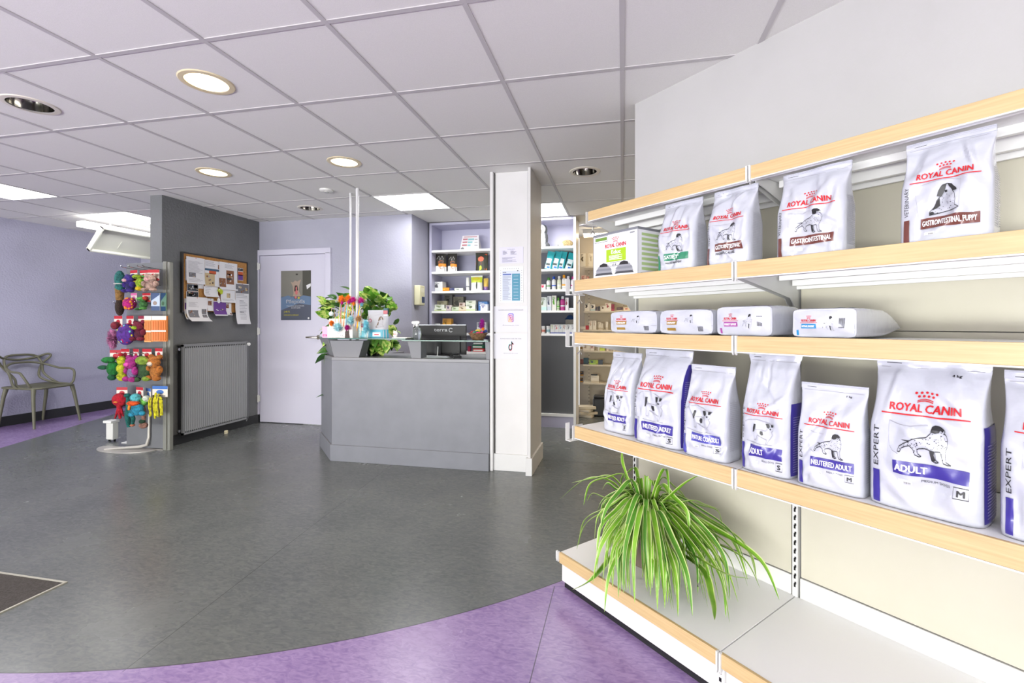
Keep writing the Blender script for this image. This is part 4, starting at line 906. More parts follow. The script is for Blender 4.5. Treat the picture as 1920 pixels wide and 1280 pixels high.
def paper(label,x0,y0,x1,y1,lay,curl,prints,nm='notice_paper',base=0):
    X_=XG+.018+lay*.0035
    Ya_,za=onX(bx(x0),X_,by((y0))); Yb_=onX(bx(x1),X_); zb_=onX(bx(x0),X_,by(y1))[1]
    w_,h_=Yb_-Ya_,za-zb_
    t=thing(nm,label,'notice paper',(X_,(Ya_+Yb_)/2,zb_))
    def P(a,b,o=0): q=max(0,.45-b)/.45; return (curl*q*q+.0006+o,(a-.5)*w_,b*h_+ (abs(curl)*.3*q*q))
    m=MB(); m.surf(P,6,12,base); m.surf(lambda a,b:(lambda p:(p[0]-.0006,p[1],p[2]))(P(a,b)),6,12,base)
    F2=lambda a,b,o=0:P(a,b,.0008)
    for pr in prints:
        if pr[0]=='t':    # text lines
            _,a0,b0,a1,b1,n_=pr; R=random.Random(int(x0+y0))
            for k in range(n_):
                b=b1-(b1-b0)*k/n_; m.rect(F2,a0,b-.3*(b1-b0)/n_,a0+(a1-a0)*R.uniform(.6,1),b,9,2,1)
        else:
            _,a0,b0,a1,b1,ci=pr[:6]; m.rect(F2,a0,b0,a1,b1,ci,3,3)
            if len(pr)>6 or ci in (2,3,4,1):
                R=random.Random(int(x0*3+a0*50)); F3=lambda a,b,o=0:P(a,b,.0014)
                for _ in range(7):
                    ca,cb=R.uniform(a0+.1*(a1-a0),a1-.1*(a1-a0)),R.uniform(b0+.15*(b1-b0),b1-.15*(b1-b0)); m.disc2(F3,ca,cb,(a1-a0)*R.uniform(.05,.1),(b1-b0)*R.uniform(.06,.14),R.choice([1,2,3,4,0,9]),7)
    m.build('sheet',IMG,t,ang=70)
    MB().ell((.004+.0,0,h_-.008),.0035,0,8,6).build('pin',M(random.Random(int(x0)).choice(['#c82a2a','#2a6ac8','#e0e0e0']),.3),t)
paper('typed sheet with small grey picture, top left of the notice board',165,85,458,520,3,.01,[('t',.1,.4,.9,.85,14),('i',.12,.25,.5,.42,1),('t',.1,.05,.9,.2,4)])
paper('narrow typed strip at the left edge of the notice board',150,130,200,470,1,0,[('t',.2,.1,.8,.9,12)])
paper('plain folded sheet behind the photo cards at left',345,380,440,600,1,0,[('t',.1,.5,.9,.9,4)])
paper('dark photo card under the typed sheet, upper of two',175,528,358,638,2,0,[('i',.03,.05,.97,.95,2),('i',.6,.5,.9,.9,6)])
paper('dark photo card with pale animal, lower of two',165,645,360,735,2,0,[('i',.03,.05,.97,.95,2),('i',.2,.2,.8,.7,0)])
paper('curled sheet with grey photos hanging below the left corner',165,730,500,1160,6,.07,[('t',.1,.6,.6,.8,6),('i',.08,.2,.55,.5,1,1),('i',.72,.35,.95,.55,1,1),('i',.72,.2,.95,.33,1)])
paper('thin coloured leaflet peeking out under the curled sheet',135,760,200,1110,2,.03,[('i',.1,.5,.9,.8,5),('i',.1,.1,.9,.3,4)])
paper('wide notice with teal banner and dog photo in the middle',462,140,720,560,3,0,[('t',.05,.75,.7,.95,5),('i',.0,.6,.98,.68,7),('i',.0,.02,.6,.5,4,1),('i',.25,.48,.68,.6,6),('i',.8,.7,.98,.86,3)])
paper('shiny folded sheet pinned below the dog photo',445,565,670,745,5,.03,[('t',.1,.2,.5,.9,5)])
paper('notice with picture of an arm on a black dog, top right of board',690,170,980,620,4,.01,[('t',.3,.78,.9,.93,4),('i',.38,.22,.8,.72,3,1),('i',.42,.24,.66,.6,2),('i',.55,.22,.78,.38,7),('i',.0,.1,.35,.42,3,1)])
paper('small orange and purple card at the right edge of the cork',990,270,1072,470,2,0,[('i',.03,.75,.97,.97,2),('i',.03,.4,.97,.7,6),('i',.03,.03,.97,.45,5)])
paper('white invitation card with small drawing, centre right',715,620,945,830,5,.015,[('i',.4,.4,.65,.75,4),('t',.1,.1,.9,.3,3)])
paper('hanging pale sheet with maroon figure under the middle',500,760,600,965,3,.01,[('i',.1,.45,.7,.8,3)])
paper('purple leaflet with picture, hanging under the middle',600,800,800,1050,6,.03,[('i',.0,.1,1,.95,5),('i',.1,.3,.9,.6,2),('i',.6,.15,.98,.4,6)])
paper('white leaflet with brown seal beside the purple leaflet',780,835,885,1035,4,.02,[('i',.1,.6,.6,.9,3),('i',.7,.05,.95,.2,3)])
paper('long narrow poster hanging past the lower right corner',950,512,1165,1185,6,.03,[('i',.02,.76,.98,.98,1,1),('t',.05,.63,.9,.74,3),('t',.3,.1,.9,.55,12),('i',.3,.57,.6,.585,2),('i',.3,.3,.6,.315,2)])
X_=XG+.05; yq,zq=onX(bx(725),X_,by(655)); t=thing('green_cut_out','lime green paper cut-out hanging on the notice board','notice paper',(X_-.006,yq,zq))
m=MB().add([(0,-.035,.03),(0,.0,.035),(.0,.03,.01),(0,.02,-.025),(0,0,-.03),(0,-.02,-.005),(0,-.045,.005)],[(0,1,2,3,4,5,6)]); m.build('cut_out',IMG[8],t,smooth=False); MB().ell((.001,-.02,.02),.006).build('pin',WHT,t)
# purple-and-white badge above the purple leaflet
yq,zq=onX(bx(690),X_,by(795)); t=thing('oval_card','small oval white card on a purple cord on the notice board','notice paper',(X_-.004,yq,zq)); MB().poly2(lambda a,b,o=0:(0,a,b),[(.02*math.cos(q),.03*math.sin(q)) for q in np.linspace(0,2*PI,17)[:-1]],0).build('card',WHT,t,smooth=False); MB().tube([(0,-.005,.028),(-.004,-.03,.05),(-.006,-.035,.055)],.002,5).tube([(0,.005,.028),(-.004,.02,.055)],.002,5).build('cord',IMG[5],t)
# poster on the door
Yp_=YD-.0135
xa,zt1=onY(527,Yp_,508); xb,zb1=onY(583,Yp_,601); zb1=onY(527,Yp_,600)[1]
t=thing('door_poster','dark poster of a yawning dog on the lavender door','poster',((xa+xb)/2,Yp_,zb1)); wq,hq=(xb-xa)/2,zt1-zb1
def fp(a,b,o=0): return (a*wq,-.0012-o,b*hq)
def lay(n): return lambda a,b,o=0:fp(a,b,.0005*n)
m=MB().box(-wq,wq,-.0008,0,0,hq,0)
m.rect(fp,-1,.45,.45,1,0); m.rect(fp,.45,.45,1,1,1); m.rect(lay(1),-1,0,1,.48,2)
m.poly2(lay(2),[(-1,.46),(-.5,.5),(0,.42),(.5,.5),(1,.47),(1,.3),(.2,.34),(-1,.2)],3)
m.poly2(lay(2),[(-.15,.55),(-.2,.68),(-.35,.78),(-.2,.76),(-.05,.80),(.1,.78),(.35,.82),(.25,.72),(.2,.6),(.35,.48),(-.2,.48)],4)
m.poly2(lay(3),[(-.1,.6),(-.06,.7),(.1,.7),(.15,.62),(.05,.52)],6); m.disc2(lay(4),.04,.64,.05,.04,7); m.disc2(lay(4),.05,.56,.09,.05,7)
m.poly2(lay(3),[(.7,.7),(1,.74),(1,.68),(.75,.62)],5)
m.rect(lay(2),.0,.91,.14,.94,6)
m.txt('Pilepoils',lay(3),-.62,.325,1.2,.085,5,.045); m.txt('Pilepoils',lay(4),-.60,.33,1.16,.075,2,.0)
for a,b,c_ in ((-.2,.45,3),(.0,.46,7),(.2,.45,8)): m.disc2(lay(4),a,b,.08,.025,c_)
m.txt("L'assurance qui prend soin",lay(3),-.6,.275,1.15,.022,5,.01); m.txt('de votre poilu',lay(3),-.3,.235,.6,.022,5,.01)
m.txt('J-40 %',lay(3),-.8,.14,.4,.05,8,.02); m.txt('DEMANDEZ LE DEPLIANT',lay(3),-.8,.09,1.0,.025,8,.01); m.disc2(lay(3),.85,.04,.06,.02,5)
m.build('print',[M('#77766f',.35),M('#474740',.35),M('#4d5260',.35),M('#5d7390',.35),M('#9c8a7c',.4),M('#d8d8da',.4),M('#2f2826',.4),M('#b86a6a',.4),M('#a9a03a',.4)],t,smooth=False)
# grey chair with looped back
CHG=M('#62614f',.5,name='chair_grey')
ch=thing('looped_armchair','olive grey plastic armchair with interlaced loop backrest beside the purple wall','chair',(-6.845,4.22,0),PI/2+.12)
# local: x right (seen from sitter's front), front = -y ; rotated so the front faces the room
def seatf(a,b):
    x=(a*2-1)*.245*(1-.10*b); y=-.22+.42*b
    r=1-(abs(a*2-1)**4)*.0
    if b<.3: x*=math.sqrt(max(0,1-((.3-b)/.3)**2*.55))
    return (x,y,.462-.018*math.cos((a-.5)*PI)*math.sin(min(1,b*1.3)*PI)+.012*b)
m=MB(); m.surf(seatf,14,12); m.surf(lambda a,b:(lambda p:(p[0],p[1],p[2]-.014))(seatf(a,b)),14,12)
E_=[seatf(i/14,0) for i in range(15)]+[seatf(1,j/12) for j in range(1,13)]+[seatf(1-i/14,1) for i in range(1,15)]+[seatf(0,1-j/12) for j in range(1,12)]
m.tube([(p[0],p[1],p[2]-.009) for p in E_],.0125,8,closed=True)
m.build('seat',CHG,ch,ang=60)
for sx,sy,fx,fy_ in ((-1,-1,-.25,-.24),(1,-1,.25,-.24),(-1,1,-.23,.25),(1,1,.23,.25)):
    MB().tube([(sx*.205,sy*.175+.0,.455),(sx*.22,sy*.19,.36),(fx,fy_,0)],[.024,.019,.0125],10).build('leg',CHG,ch)
def mir(P): return P+[(-x,y,z) for x,y,z in P[::-1] if abs(x)>1e-6]
for P_,rr in ((mir([(-.20,-.14,.455),(-.235,-.16,.49),(-.275,-.13,.60),(-.275,-.08,.645),(-.255,.05,.655),(-.21,.17,.70),(-.11,.235,.735),(0,.25,.74)]),.0125),
              (mir([(-.235,.0,.455),(-.215,.08,.50),(-.175,.17,.60),(-.19,.215,.72),(-.165,.25,.80),(-.10,.27,.828),(0,.275,.832)]),.0125),
              (mir([(.235,-.10,.458),(.19,.06,.485),(.13,.17,.56),(.20,.23,.70),(.275,.20,.80),(.25,.215,.83),(.16,.25,.795),(.0,.27,.775)]),.0125)):
    # closed symmetric loops, joined to the seat
    MB().tube(spl(P_,7),rr,9).build('back_loop',CHG,ch,ang=70)
# toy display panel
PY=3.60; pl_,pr_=-4.735,-4.215; pz=1.795
tp=thing('pet_toy_stand','grey freestanding display panel hung with colourful pet toys','display stand',((pl_+pr_)/2,PY,0))
hw=(pr_-pl_)/2; PG_=noisy('display_grey','#66686b','#6e7073',5,.5)
MB().box(-hw,hw-.07,0,.02,.012,pz).build('panel_board',PG_,tp,bevel=.002)
MB().box(hw-.075,hw-.035,-.012,.03,.0,pz+.006).box(hw-.03,hw,-.006,.03,0,pz).build('frame_post',M('#86877f',.4,.2),tp,bevel=.003)
MB().prism([(-.30+.26*math.cos(q)*1.25+.1,-.02+.17*math.sin(q)) for q in np.linspace(PI,2*PI,15)]+[(.25,.0),(-.50,.0)],.001,.007).build('base_plate',M('#b3b0aa',.4,.3),tp)
MB().tube([(-.35,-.13,.012),(-.05,-.035,.03),(.02,-.03,.05),(.03,-.018,.12),(.035,-.018,.34)],[.008,.014,.014,.012,.010],8).build('support_foot',M('#b9b6ae',.4,.2),tp)
hooks=[(1.735,(236,250,266,287,303)),(1.585,(240,255,275,292,303)),(1.40,(222,240,262,280,293,306)),(1.17,(222,240,258,276,294)),(.93,(226,244,258,268,290))]
hn=0
for hz_,xs_ in hooks:
    for px in xs_:
        X_=onY(px,3.47)
        X_=min(max(X_,pl_+.03),pr_-.11)
        MB().tube([(X_-tp.location.x,0,hz_-.01),(X_-tp.location.x,-.16,hz_),(X_-tp.location.x,-.175,hz_+.012)],.0032,6).build('hook',CHROME,tp)
PLC={}
def plush(c_):
    if c_ not in PLC:
        h=c_.lstrip('#'); d_='#'+''.join('%02x'%int(int(h[i:i+2],16)*.62) for i in (0,2,4))
        PLC[c_]=noisy('plush_'+h,d_,c_,38,.95,bump=.9,bscale=140,bdist=.012,lo=.3,hi=.6)
    return PLC[c_]
def toy(label,px,pyt,pyb,kind,cols,card=None,Y=3.46,cw=None):
    X_,zt_=onY(px,Y,pyt); zb_=onY(px,Y,pyb)[1]; h=zt_-zb_
    t=thing('hanging_pet_toy',label,'pet toy',(X_,Y,zb_),random.Random(int(px*7+pyt)).uniform(-.35,.25))
    if card:
        cw_=(cw or .05)*1.12; hh=min(.10,h*.5)
        m=MB().box(-cw_,cw_,.016,.0175,h-hh,h,0); f_=lambda a,b,o=0:(a*cw_,.0155-o,h-hh+b*hh)
        m.rect(f_,-1,.72,1,1,1); m.disc2(f_,0,.45,.5,.2,1,12); m.rect(f_,-.7,.05,.7,.15,2)
        m.poly2(f_,[(-1,0),(1,0),(1,.12),(.2,.35),(-1,.3)],1) if card=='#b0202c' else None
        m.build('header_card',[M('#d8d0c4',.5),M(card,.5),M('#8a8a8a',.5)],t,smooth=False)
    ms=[plush(c_) if kind not in ('flatcard','pack') else M(c_,.5) for c_ in cols]
    b=MB(); H_=h*.84 if card else h
    if kind in ('bear','dino','frog','bird','ball','fish'): b.T=Matrix.Diagonal((1.18,1.1,1,1))
    if kind=='bear':
        b.ell((0,-.01,H_*.30),(H_*.24,.03,H_*.26),1 if len(cols)>1 else 0).ell((0,-.02,H_*.68),(H_*.26,.035,H_*.24)).ell((-H_*.22,-.01,H_*.88),H_*.09).ell((H_*.22,-.01,H_*.88),H_*.09)
        b.ell((-.0,-.05,H_*.62),(H_*.12,.02,H_*.09),len(cols)-1)
        for s_ in (-1,1): b.ell((s_*H_*.28,-.02,H_*.40),(H_*.09,.025,H_*.16)).ell((s_*H_*.2,-.03,H_*.08),(H_*.13,.03,H_*.10))
    elif kind=='balls':
        for k in range(3): b.ell((0.004*(-1)**k,-.015,H_*(.17+.3*k)),(H_*.19,.034,H_*.17),0)
        b.ell((0,-.02,H_*.98),(H_*.10,.02,H_*.07),1).ell((0,-.048,H_*.80),(H_*.12,.006,H_*.02),2).ell((0,-.048,H_*.20),(H_*.1,.006,H_*.02),2)
    elif kind=='dino':
        b.ell((0,-.01,H_*.45),(H_*.2,.035,H_*.3)).ell((-.03,-.02,H_*.8),(H_*.22,.03,H_*.13)).ell((-H_*.34,-.01,H_*.5),(H_*.18,.02,H_*.09),1).ell((0,-.02,H_*.12),(H_*.13,.03,H_*.13),1)
        for k in range(4): b.lathe([(.012,0),(.0005,.025)],(H_*.18,-.01,H_*(.3+.17*k)),6,2,ax='x')
    elif kind=='cylinder':
        b.lathe([(.03,0),(.036,.01),(.034,h*.98),(.02,h)],(0,-.01,0),12,0)
    elif kind=='sock':
        b.ell((-.0,-.01,H_*.82),(.045,.04,H_*.19),0).ell((0,-.01,H_*.62),(.042,.038,H_*.12),0).tube([(0,-.01,H_*.62),(0,-.01,H_*.35)],[.038,.03],10,1).ell((0,-.01,H_*.2),(.04,.035,H_*.2),2)
        b.tube([(.046*math.cos(q),-.01+.042*math.sin(q),H_*.71) for q in np.linspace(0,2*PI,13)[:-1]],.005,6,3,closed=True)
    elif kind=='ball':
        b.ell((0,-.015,H_*.45),(H_*.42,.045,H_*.42),0,16,12)
        R=random.Random(5)
        for k in range(16):
            a=R.uniform(0,2*PI); e_=R.uniform(-1,1); q=math.sqrt(1-e_*e_); b.ell((H_*.37*q*math.cos(a),-.015-abs(.04*q*math.sin(a)),H_*.45+H_*.37*e_),(.014,.01,.014),1+k%max(1,len(cols)-1),8,6)
    elif kind=='fish':
        b.ell((0,-.01,H_*.72),(H_*.24,.03,H_*.26)).tube([(0,-.01,H_*.55),(0,-.01,H_*.3),(.005,-.01,0)],[.022,.016,.008],8).tube([(.01,-.01,H_*.4),(.03,-.01,.02)],[.01,.006],6).tube([(-.01,-.01,H_*.4),(-.035,-.01,0)],[.01,.006],6)
        b.ell((-.01,-.035,H_*.65),(.02,.01,.006),1)
    elif kind=='bird':
        b.ell((.01,-.01,H_*.35),(H_*.28,.04,H_*.27),0).ell((0,-.015,H_*.78),(H_*.2,.035,H_*.18),1).ell((-.0,-.03,H_*.58),(H_*.26,.04,H_*.1),2).tube([(-.01,-.05,H_*.5),(-.005,-.06,H_*.33)],[.012,.008],8,3)
        b.ell((H_*.34,-.01,H_*.2),(H_*.14,.02,H_*.10),0).ell((-H_*.2,-.02,H_*.1),(H_*.16,.02,H_*.09),0)
    elif kind=='dragon':
        b.tube([(0,-.01,H_*.95),(.01,-.01,H_*.6),(-.01,-.01,H_*.3),(.005,-.01,0)],[.018,.026,.024,.014],8).tube([(.02,-.01,H_*.5),(.06,-.01,H_*.25),(.05,-.01,H_*.05)],[.016,.018,.01],8).ell((0,-.02,H_*.93),(.03,.025,.02),0).ell((.05,-.01,.02),(.02,.02,.012),1)
    elif kind=='rope':
        R=random.Random(3)
        for k in range(9):
            x0_=-.055+.0137*k; b.tube(spl([(x0_+R.uniform(-.01,.01),-.01-.02*R.random(),H_*.98-abs(k-4)*.012),(x0_*1.2,-.03,H_*.6),(x0_*1.1+R.uniform(-.01,.01),-.02,H_*R.uniform(.02,.18))],5),[.0075+.0025*math.sin(j*2.2) for j in range(11)],6,k%len(cols))
    elif kind=='ropeball':
        b.ell((0,-.02,H_*.82),(.05,.04,H_*.13),0,14,10).ell((.03,-.01,H_*.9),(.035,.03,H_*.1),1).tube([(0,-.02,H_*.7),(.01,-.02,H_*.45),(0,-.02,H_*.25)],[.014,.018,.016],8,2).ell((.0,-.02,H_*.12),(.045,.035,H_*.09),2,12,8).ell((0,-.03,H_*.24),(.03,.025,.02),3)
        for k in range(6): b.tube([(-.04+.016*k,-.055,H_*.76),(-.035+.014*k,-.058,H_*.88)],.003,5,3)
    elif kind=='pack':
        w_=cols and .033; b.box(-.034,.034,-.012,.008,0,h,0)
        for k in range(3): b.box(-.030+.021*k,-.014+.021*k,-.016,-.012,.01,h*.8,1)
        b.box(-.034,.034,-.0135,-.012,h*.84,h,2).box(-.034,.034,-.0165,-.0155,h*.38,h*.44,2)
    elif kind=='fur':
        fluff(b,(0,-.03,H_*.38),.052,260,0,int(px),2.0,.004); b.ell((0,-.01,H_*.85),(.04,.03,H_*.14),1)
    elif kind=='frog':
        b.ell((0,-.01,H_*.4),(H_*.24,.03,H_*.26),0).ell((0,-.02,H_*.78),(H_*.26,.035,H_*.16),1).ell((.04,-.02,H_*.82),(.018,.02,.02),2).ell((H_*.2,-.03,H_*.14),(H_*.14,.03,H_*.09),1).ell((-H_*.2,-.03,H_*.1),(H_*.14,.03,H_*.09),0)
    elif kind=='flatcard':
        b.box(-.038,.038,-.004,.004,0,h,0); f_=lambda a,bb,o=0:(a*.038,-.0046,bb*h)
        b.rect(f_,-1,.0,1,.25,1).poly2(f_,[(-1,.55),(1,.9),(1,1),(-1,1)],1).disc2(f_,-.1,.42,.5,.12,2,10)
    b.build('toy_body',ms,t,ang=70)
    if kind in ('bear','frog','bird','dino'):
        MB().ell((-.012,-.052,H_*.72),.0042,0,8,6).ell((.012,-.052,H_*.72),.0042,0,8,6).build('eyes',BLACK,t)
RC='#b0202c'
toy('teal and tan sock-shaped toy with brown fur at the top left',227,508,592,'sock',['#2f7773','#96713c','#3a2a22','#d8d8d0'])
toy('purple and blue plush on a red card, top row',247,506,548,'bear',['#43308a','#2a2560','#e0b0b8'],RC)
toy('lime green plush on a red card, top row',266,506,545,'dino',['#9abb30','#e8c82a','#5ab84a'],RC)
toy('pink and beige plush on a red card, top row right',285,505,546,'bear',['#c9a89a','#b89a8a','#e8b0b0'],RC)
toy('magenta and orange ball toy on a pink card, second row',247,549,582,'ball',['#b8207a','#f0902a','#f0902a'],'#d870a8')
toy('green plush on a red card, second row middle',271,549,582,'frog',['#447a40','#5fa84f','#c0392b'],RC)
toy('pale blue card with picture, second row',292,549,582,'flatcard',['#a9b8cc','#24406a','#8a7a70'])
toy('dark green and blue card, second row right end',307,549,583,'flatcard',['#5a7f6a','#123a5a','#3a5a3a'])
toy('long pink fluffy toy on a red card, third row left end',218,592,655,'fur',['#d888b8','#8a2a3a'],RC)
toy('purple ball toy with yellow and turquoise patches, third row',240,592,648,'ball',['#5a2f8f','#e8d83a','#6ac8c8','#b82a6a'],RC)
toy('burgundy toy with lime paw on a dark red card, third row',264,592,638,'bear',['#7a1f38','#5a1a30','#a8c82a'],'#8a2038')
toy('orange chew stick pack, left of three',279,592,641,'pack',['#d89a5a','#c87a3a','#e8e0d0'])
toy('orange chew stick pack, middle of three',293,592,640,'pack',['#c98240','#d8702a','#e8e0d0'])
toy('orange chew stick pack, right of three',307,592,640,'pack',['#c8752a','#c86a20','#e0d8c8'])
toy('dark green crocodile-like plush at the left end of the fourth row',214,656,712,'dino',['#1f7a34','#1a5a3a','#7ac83a'],RC)
toy('yellow three-ball caterpillar toy, fourth row',231,654,714,'balls',['#c3c828','#c8202a','#8a9a1a'],RC)
toy('magenta bear plush with patterned trousers, fourth row',251,654,714,'bear',['#b02f88','#8a7aa0','#e858b0'],RC)
toy('green frog-like plush with purple foot, fourth row',272,654,716,'frog',['#3a5a34','#8aa83a','#b0202c'],RC)
toy('brown and cream dog plush at the right end of the fourth row',294,653,712,'bear',['#b86f2a','#c07a34','#e8d8c0'],RC)
toy('red plush with long tail, bottom row left end',226,726,784,'fish',['#b8142a','#e89a3a'],RC,cw=.045)
toy('dark teal dragon-like plush hanging low, bottom row',243,736,800,'dragon',['#1a6a62','#c87a5a'])
toy('turquoise duck-like plush with an orange collar, bottom row',258,726,782,'bird',['#2a8fae','#58b8c0','#f05a1a','#f0902a'],RC,Y=3.42)
toy('green and white ball with brown rope, bottom row',274,728,804,'ropeball',['#7ac85a','#dfe8d8','#9a7060','#2a4a34'],'#3a6ab0')
toy('yellow and black knotted rope toy, bottom row right end',297,724,786,'rope',['#e8e02a','#d8d034','#6a5a2a','#e8e02a'],'#3a6ab0',cw=.07)
# second rack behind, only its left edge is seen
rk=thing('white_wire_rack','white display rack standing behind the grey panel','display stand',(-4.86,3.80,0))
m=MB().box(-.065,-.03,0,.02,.60,1.40,0)
m.build('side_frame',METAL_W,rk)
for z in (.70,.95,1.2,1.33): MB().tube([(-.075,0,z),(-.09,-.01,z)],.006,6).build('peg',METAL_W,rk)
MB().box(-.05,-.02,0,.02,0,.6).build('leg',METAL_W,rk); MB().box(-.10,.1,-.08,.12,0,.008).build('foot',METAL_W,rk)
MB().box(-.03,.2,0,.02,.62,1.38).build('rear_panel',M('#c9c9c6',.5),rk)
MB().box(-.064,-.0,-.012,-.002,.62,.98).build('red_card',RED,rk)
q=atz(236,822,0); t=thing('white_socket_box','small white plastic box on the floor behind the display panel','box',(float(q[0])-.02,3.74,0))
MB().box(-.055,.03,0,.06,.02,.19).build('housing',M('#d8d8d2',.4),t,bevel=.006); MB().box(-.075,.03,-.015,.07,.19,.215).build('lid',M('#dededa',.4),t,bevel=.004)
for sx in (-.045,.02): MB().box(sx-.006,sx+.006,.02,.035,0,.02).build('foot',BLACK,t)
# entrance mat
t=thing('floor_mat','dark grey entrance mat set in a thin pale metal frame','door mat',(-3.135,1.267,0))
MB().box(-.59,.59,-.39,.39,0,.004).build('carpet',noisy('mat_carpet','#3a3632','#4b4744',120,.95,bump=.6,bscale=300),t)
MB().box(-.6,.6,.39,.4,0,.006).box(.59,.6,-.39,.39,0,.006).box(-.6,.6,-.4,-.39,0,.006).box(-.6,-.59,-.39,.39,0,.006).build('frame',M('#b9b6a8',.35,.5),t)
# signs on the column
Yc_=Yp-.0035
def sign(label,x0,y0,x1,y1,fnp,mats):
    xa,zt_=onY(x0,Yc_,y0); xb,_=onY(x1,Yc_,y0); zb_=onY(x0,Yc_,y1)[1]
    t=thing('column_notice',label,'notice',((xa+xb)/2,Yc_,zb_)); wq,hq=(xb-xa)/2,zt_-zb_
    m=MB().box(-wq,wq,0,.003,0,hq,0); f_=lambda n:(lambda a,b,o=0:(a*wq,-.0006-.0004*n-o,b*hq)); fnp(m,f_); m.build('sheet',mats,t,smooth=False); return t
def s1(m,f):
    m.txt('HORAIRES',f(0),-.3,.84,.6,.05,1,.0)
    R=random.Random(1)
    for k in range(5):
        m.rect(f(0),-.7,.55+k*.05,-.7+R.uniform(.2,.45),.575+k*.05,1); m.rect(f(0),-.05,.55+k*.05,.0+R.uniform(.2,.5),.575+k*.05,1)
    for k in range(6): m.rect(f(0),-.75,.08+k*.055,-.1+R.uniform(-.2,.7),.10+k*.055,1)
sign('pale lilac sheet with opening times, topmost on the white column',936,464,981,494,s1,[LILACP,M('#6f6f7c',.5)])
def s2(m,f):
    m.rect(f(0),-.74,.04,.74,.88,3); m.rect(f(1),-.70,.76,.02,.80,1); m.rect(f(1),.08,.05,.74,.80,2)
    m.txt('aide',f(1),-.7,.82,.3,.04,4,.02)
    for k in range(24): m.rect(f(1),-.7,.08+k*.028,-.7+random.Random(k).uniform(.4,.72),.09+k*.028,5)
    R=random.Random(2)
    for k in range(13):
        for a in (-.87,.87): m.disc2(f(1),a,.05+k*.07,.035,.009,4,6)
    for k in range(9): m.disc2(f(1),-.6+k*.15,.94,.03,.012,4,6)
    m.disc2(f(1),.55,.88,.06,.02,4,8)
    for k in range(8): m.rect(f(2),.2,.1+k*.09,.6,.108+k*.09,3)
sign('framed blue and teal information chart on the white column',936,500,981,567,s2,[M('#e2e4ea',.4),M('#3552a0',.4),M('#1f7f9c',.4),M('#c3cbdc',.4),M('#3a3a44',.4),M('#7a8094',.5)])
def logo_ig(m,f):
    # rounded square with a ring and a dot, colour running from yellow to violet
    W_,Hh=.165,.165*1.04
    cx,cy=.0,.55
    def rr(s,n=6):
        P=[]
        for qx,qy,a0 in ((1,1,0),(-1,1,90),(-1,-1,180),(1,-1,270)):
            for k in range(n+1):
                a=math.radians(a0+90*k/n); P.append((cx+s*W_*(qx*.62+.38*math.cos(a)),cy+s*Hh*(qy*.62+.38*math.sin(a))))
        return P
    m.poly2(f(0),rr(1),6)
    for k in range(5):
        m.poly2(f(1),[(cx-W_*.9,cy-Hh*.9+k*.0),(cx-W_*.9+ (k+1)*W_*.34,cy-Hh*.9),(cx-W_*.9,cy-Hh*.9+(k+1)*Hh*.34)],2+min(k,3)) if k==0 else None
    m.poly2(f(1),[(cx-W_,cy+Hh*.1),(cx+W_*.1,cy-Hh*.95),(cx+W_,cy-Hh*.6),(cx+W_,cy+Hh*.1),(cx+W_*.1,cy+Hh*.9)],4)
    m.poly2(f(2),[(cx-W_*.95,cy-Hh*.1),(cx-W_*.2,cy-Hh),(cx+W_*.75,cy-Hh*.9),(cx-W_*.85,cy+Hh*.7)],3)
    m.poly2(f(3),[(cx-W_*.9,cy-Hh*.75),(cx-W_*.6,cy-Hh*.97),(cx+W_*.2,cy-Hh*.95),(cx-W_*.9,cy+Hh*.2)],2)
    m.line2(f(5),rr(.72),.028,0,True); m.line2(f(5),[(cx+.38*W_*math.cos(q),cy+.38*Hh*math.sin(q)) for q in np.linspace(0,2*PI,19)[:-1]],.028,0,True); m.disc2(f(5),cx+W_*.4,cy+Hh*.42,.018,.018,0)
def s3(m,f):
    m.txt('SUIVEZ-NOUS SUR INSTAGRAM',f(0),-.72,.83,1.44,.035,1,.005); logo_ig(m,f); m.txt('@veterinaires_des_acacias',f(0),-.48,.24,.96,.045,1,.0)
sign('white sheet with a camera logo in orange and violet',926,574,990,622,s3,[PAPER,M('#6a6a72',.5),M('#f2a63a',.4),M('#e0503a',.4),M('#b8329a',.4),M('#8a3ab8',.4),M('#6a4ac8',.4)])
def s4(m,f):
    m.txt('SUIVEZ-NOUS SUR TIK TOK',f(0),-.62,.78,1.24,.035,1,.005)
    for dx,dy,c_ in ((-.012,.012,2),(.012,-.012,3),(0,0,4)):
        n=2 if c_==4 else c_-1
        g2=lambda a,b,o=0,n=n:f(n)(a+dx,b+dy)
        m.rect(g2,.035,.46,.075,.68,c_); m.poly2(g2,[(.035,.68),(.075,.68),(.10,.63),(.15,.61),(.15,.565),(.10,.575),(.07,.60)],c_)
        m.line2(g2,[(-.03+.085*math.cos(q),.455+.085*1.25*math.sin(q)) for q in np.linspace(1.4,6.2,14)],.045,c_)
    m.txt('@veterinaires_des_acacias',f(0),-.42,.2,.84,.04,1,.0)
sign('white sheet with a black musical note logo, lowest on the column',926,625,990,672,s4,[PAPER,M('#6a6a72',.5),M('#6ad8d8',.4),M('#e8506a',.4),M('#141416',.4)])
# wall dispenser
X_=XN+.001; ya_,zt_=onX(776,X_,514); t=thing('wall_dispenser','cream wall-mounted dispenser beside the shelf niche','dispenser',(X_,4.98,1.42))
MB().box(0,.075,-.07,.07,0,.23).build('cover',M('#cfcba8',.45),t,bevel=.01); MB().box(.074,.08,-.02,.05,.03,.10).build('dark_window',M('#3f4a68',.3),t); MB().box(.074,.078,-.04,.04,.15,.2).build('label',M('#dcd9c0',.5),t)
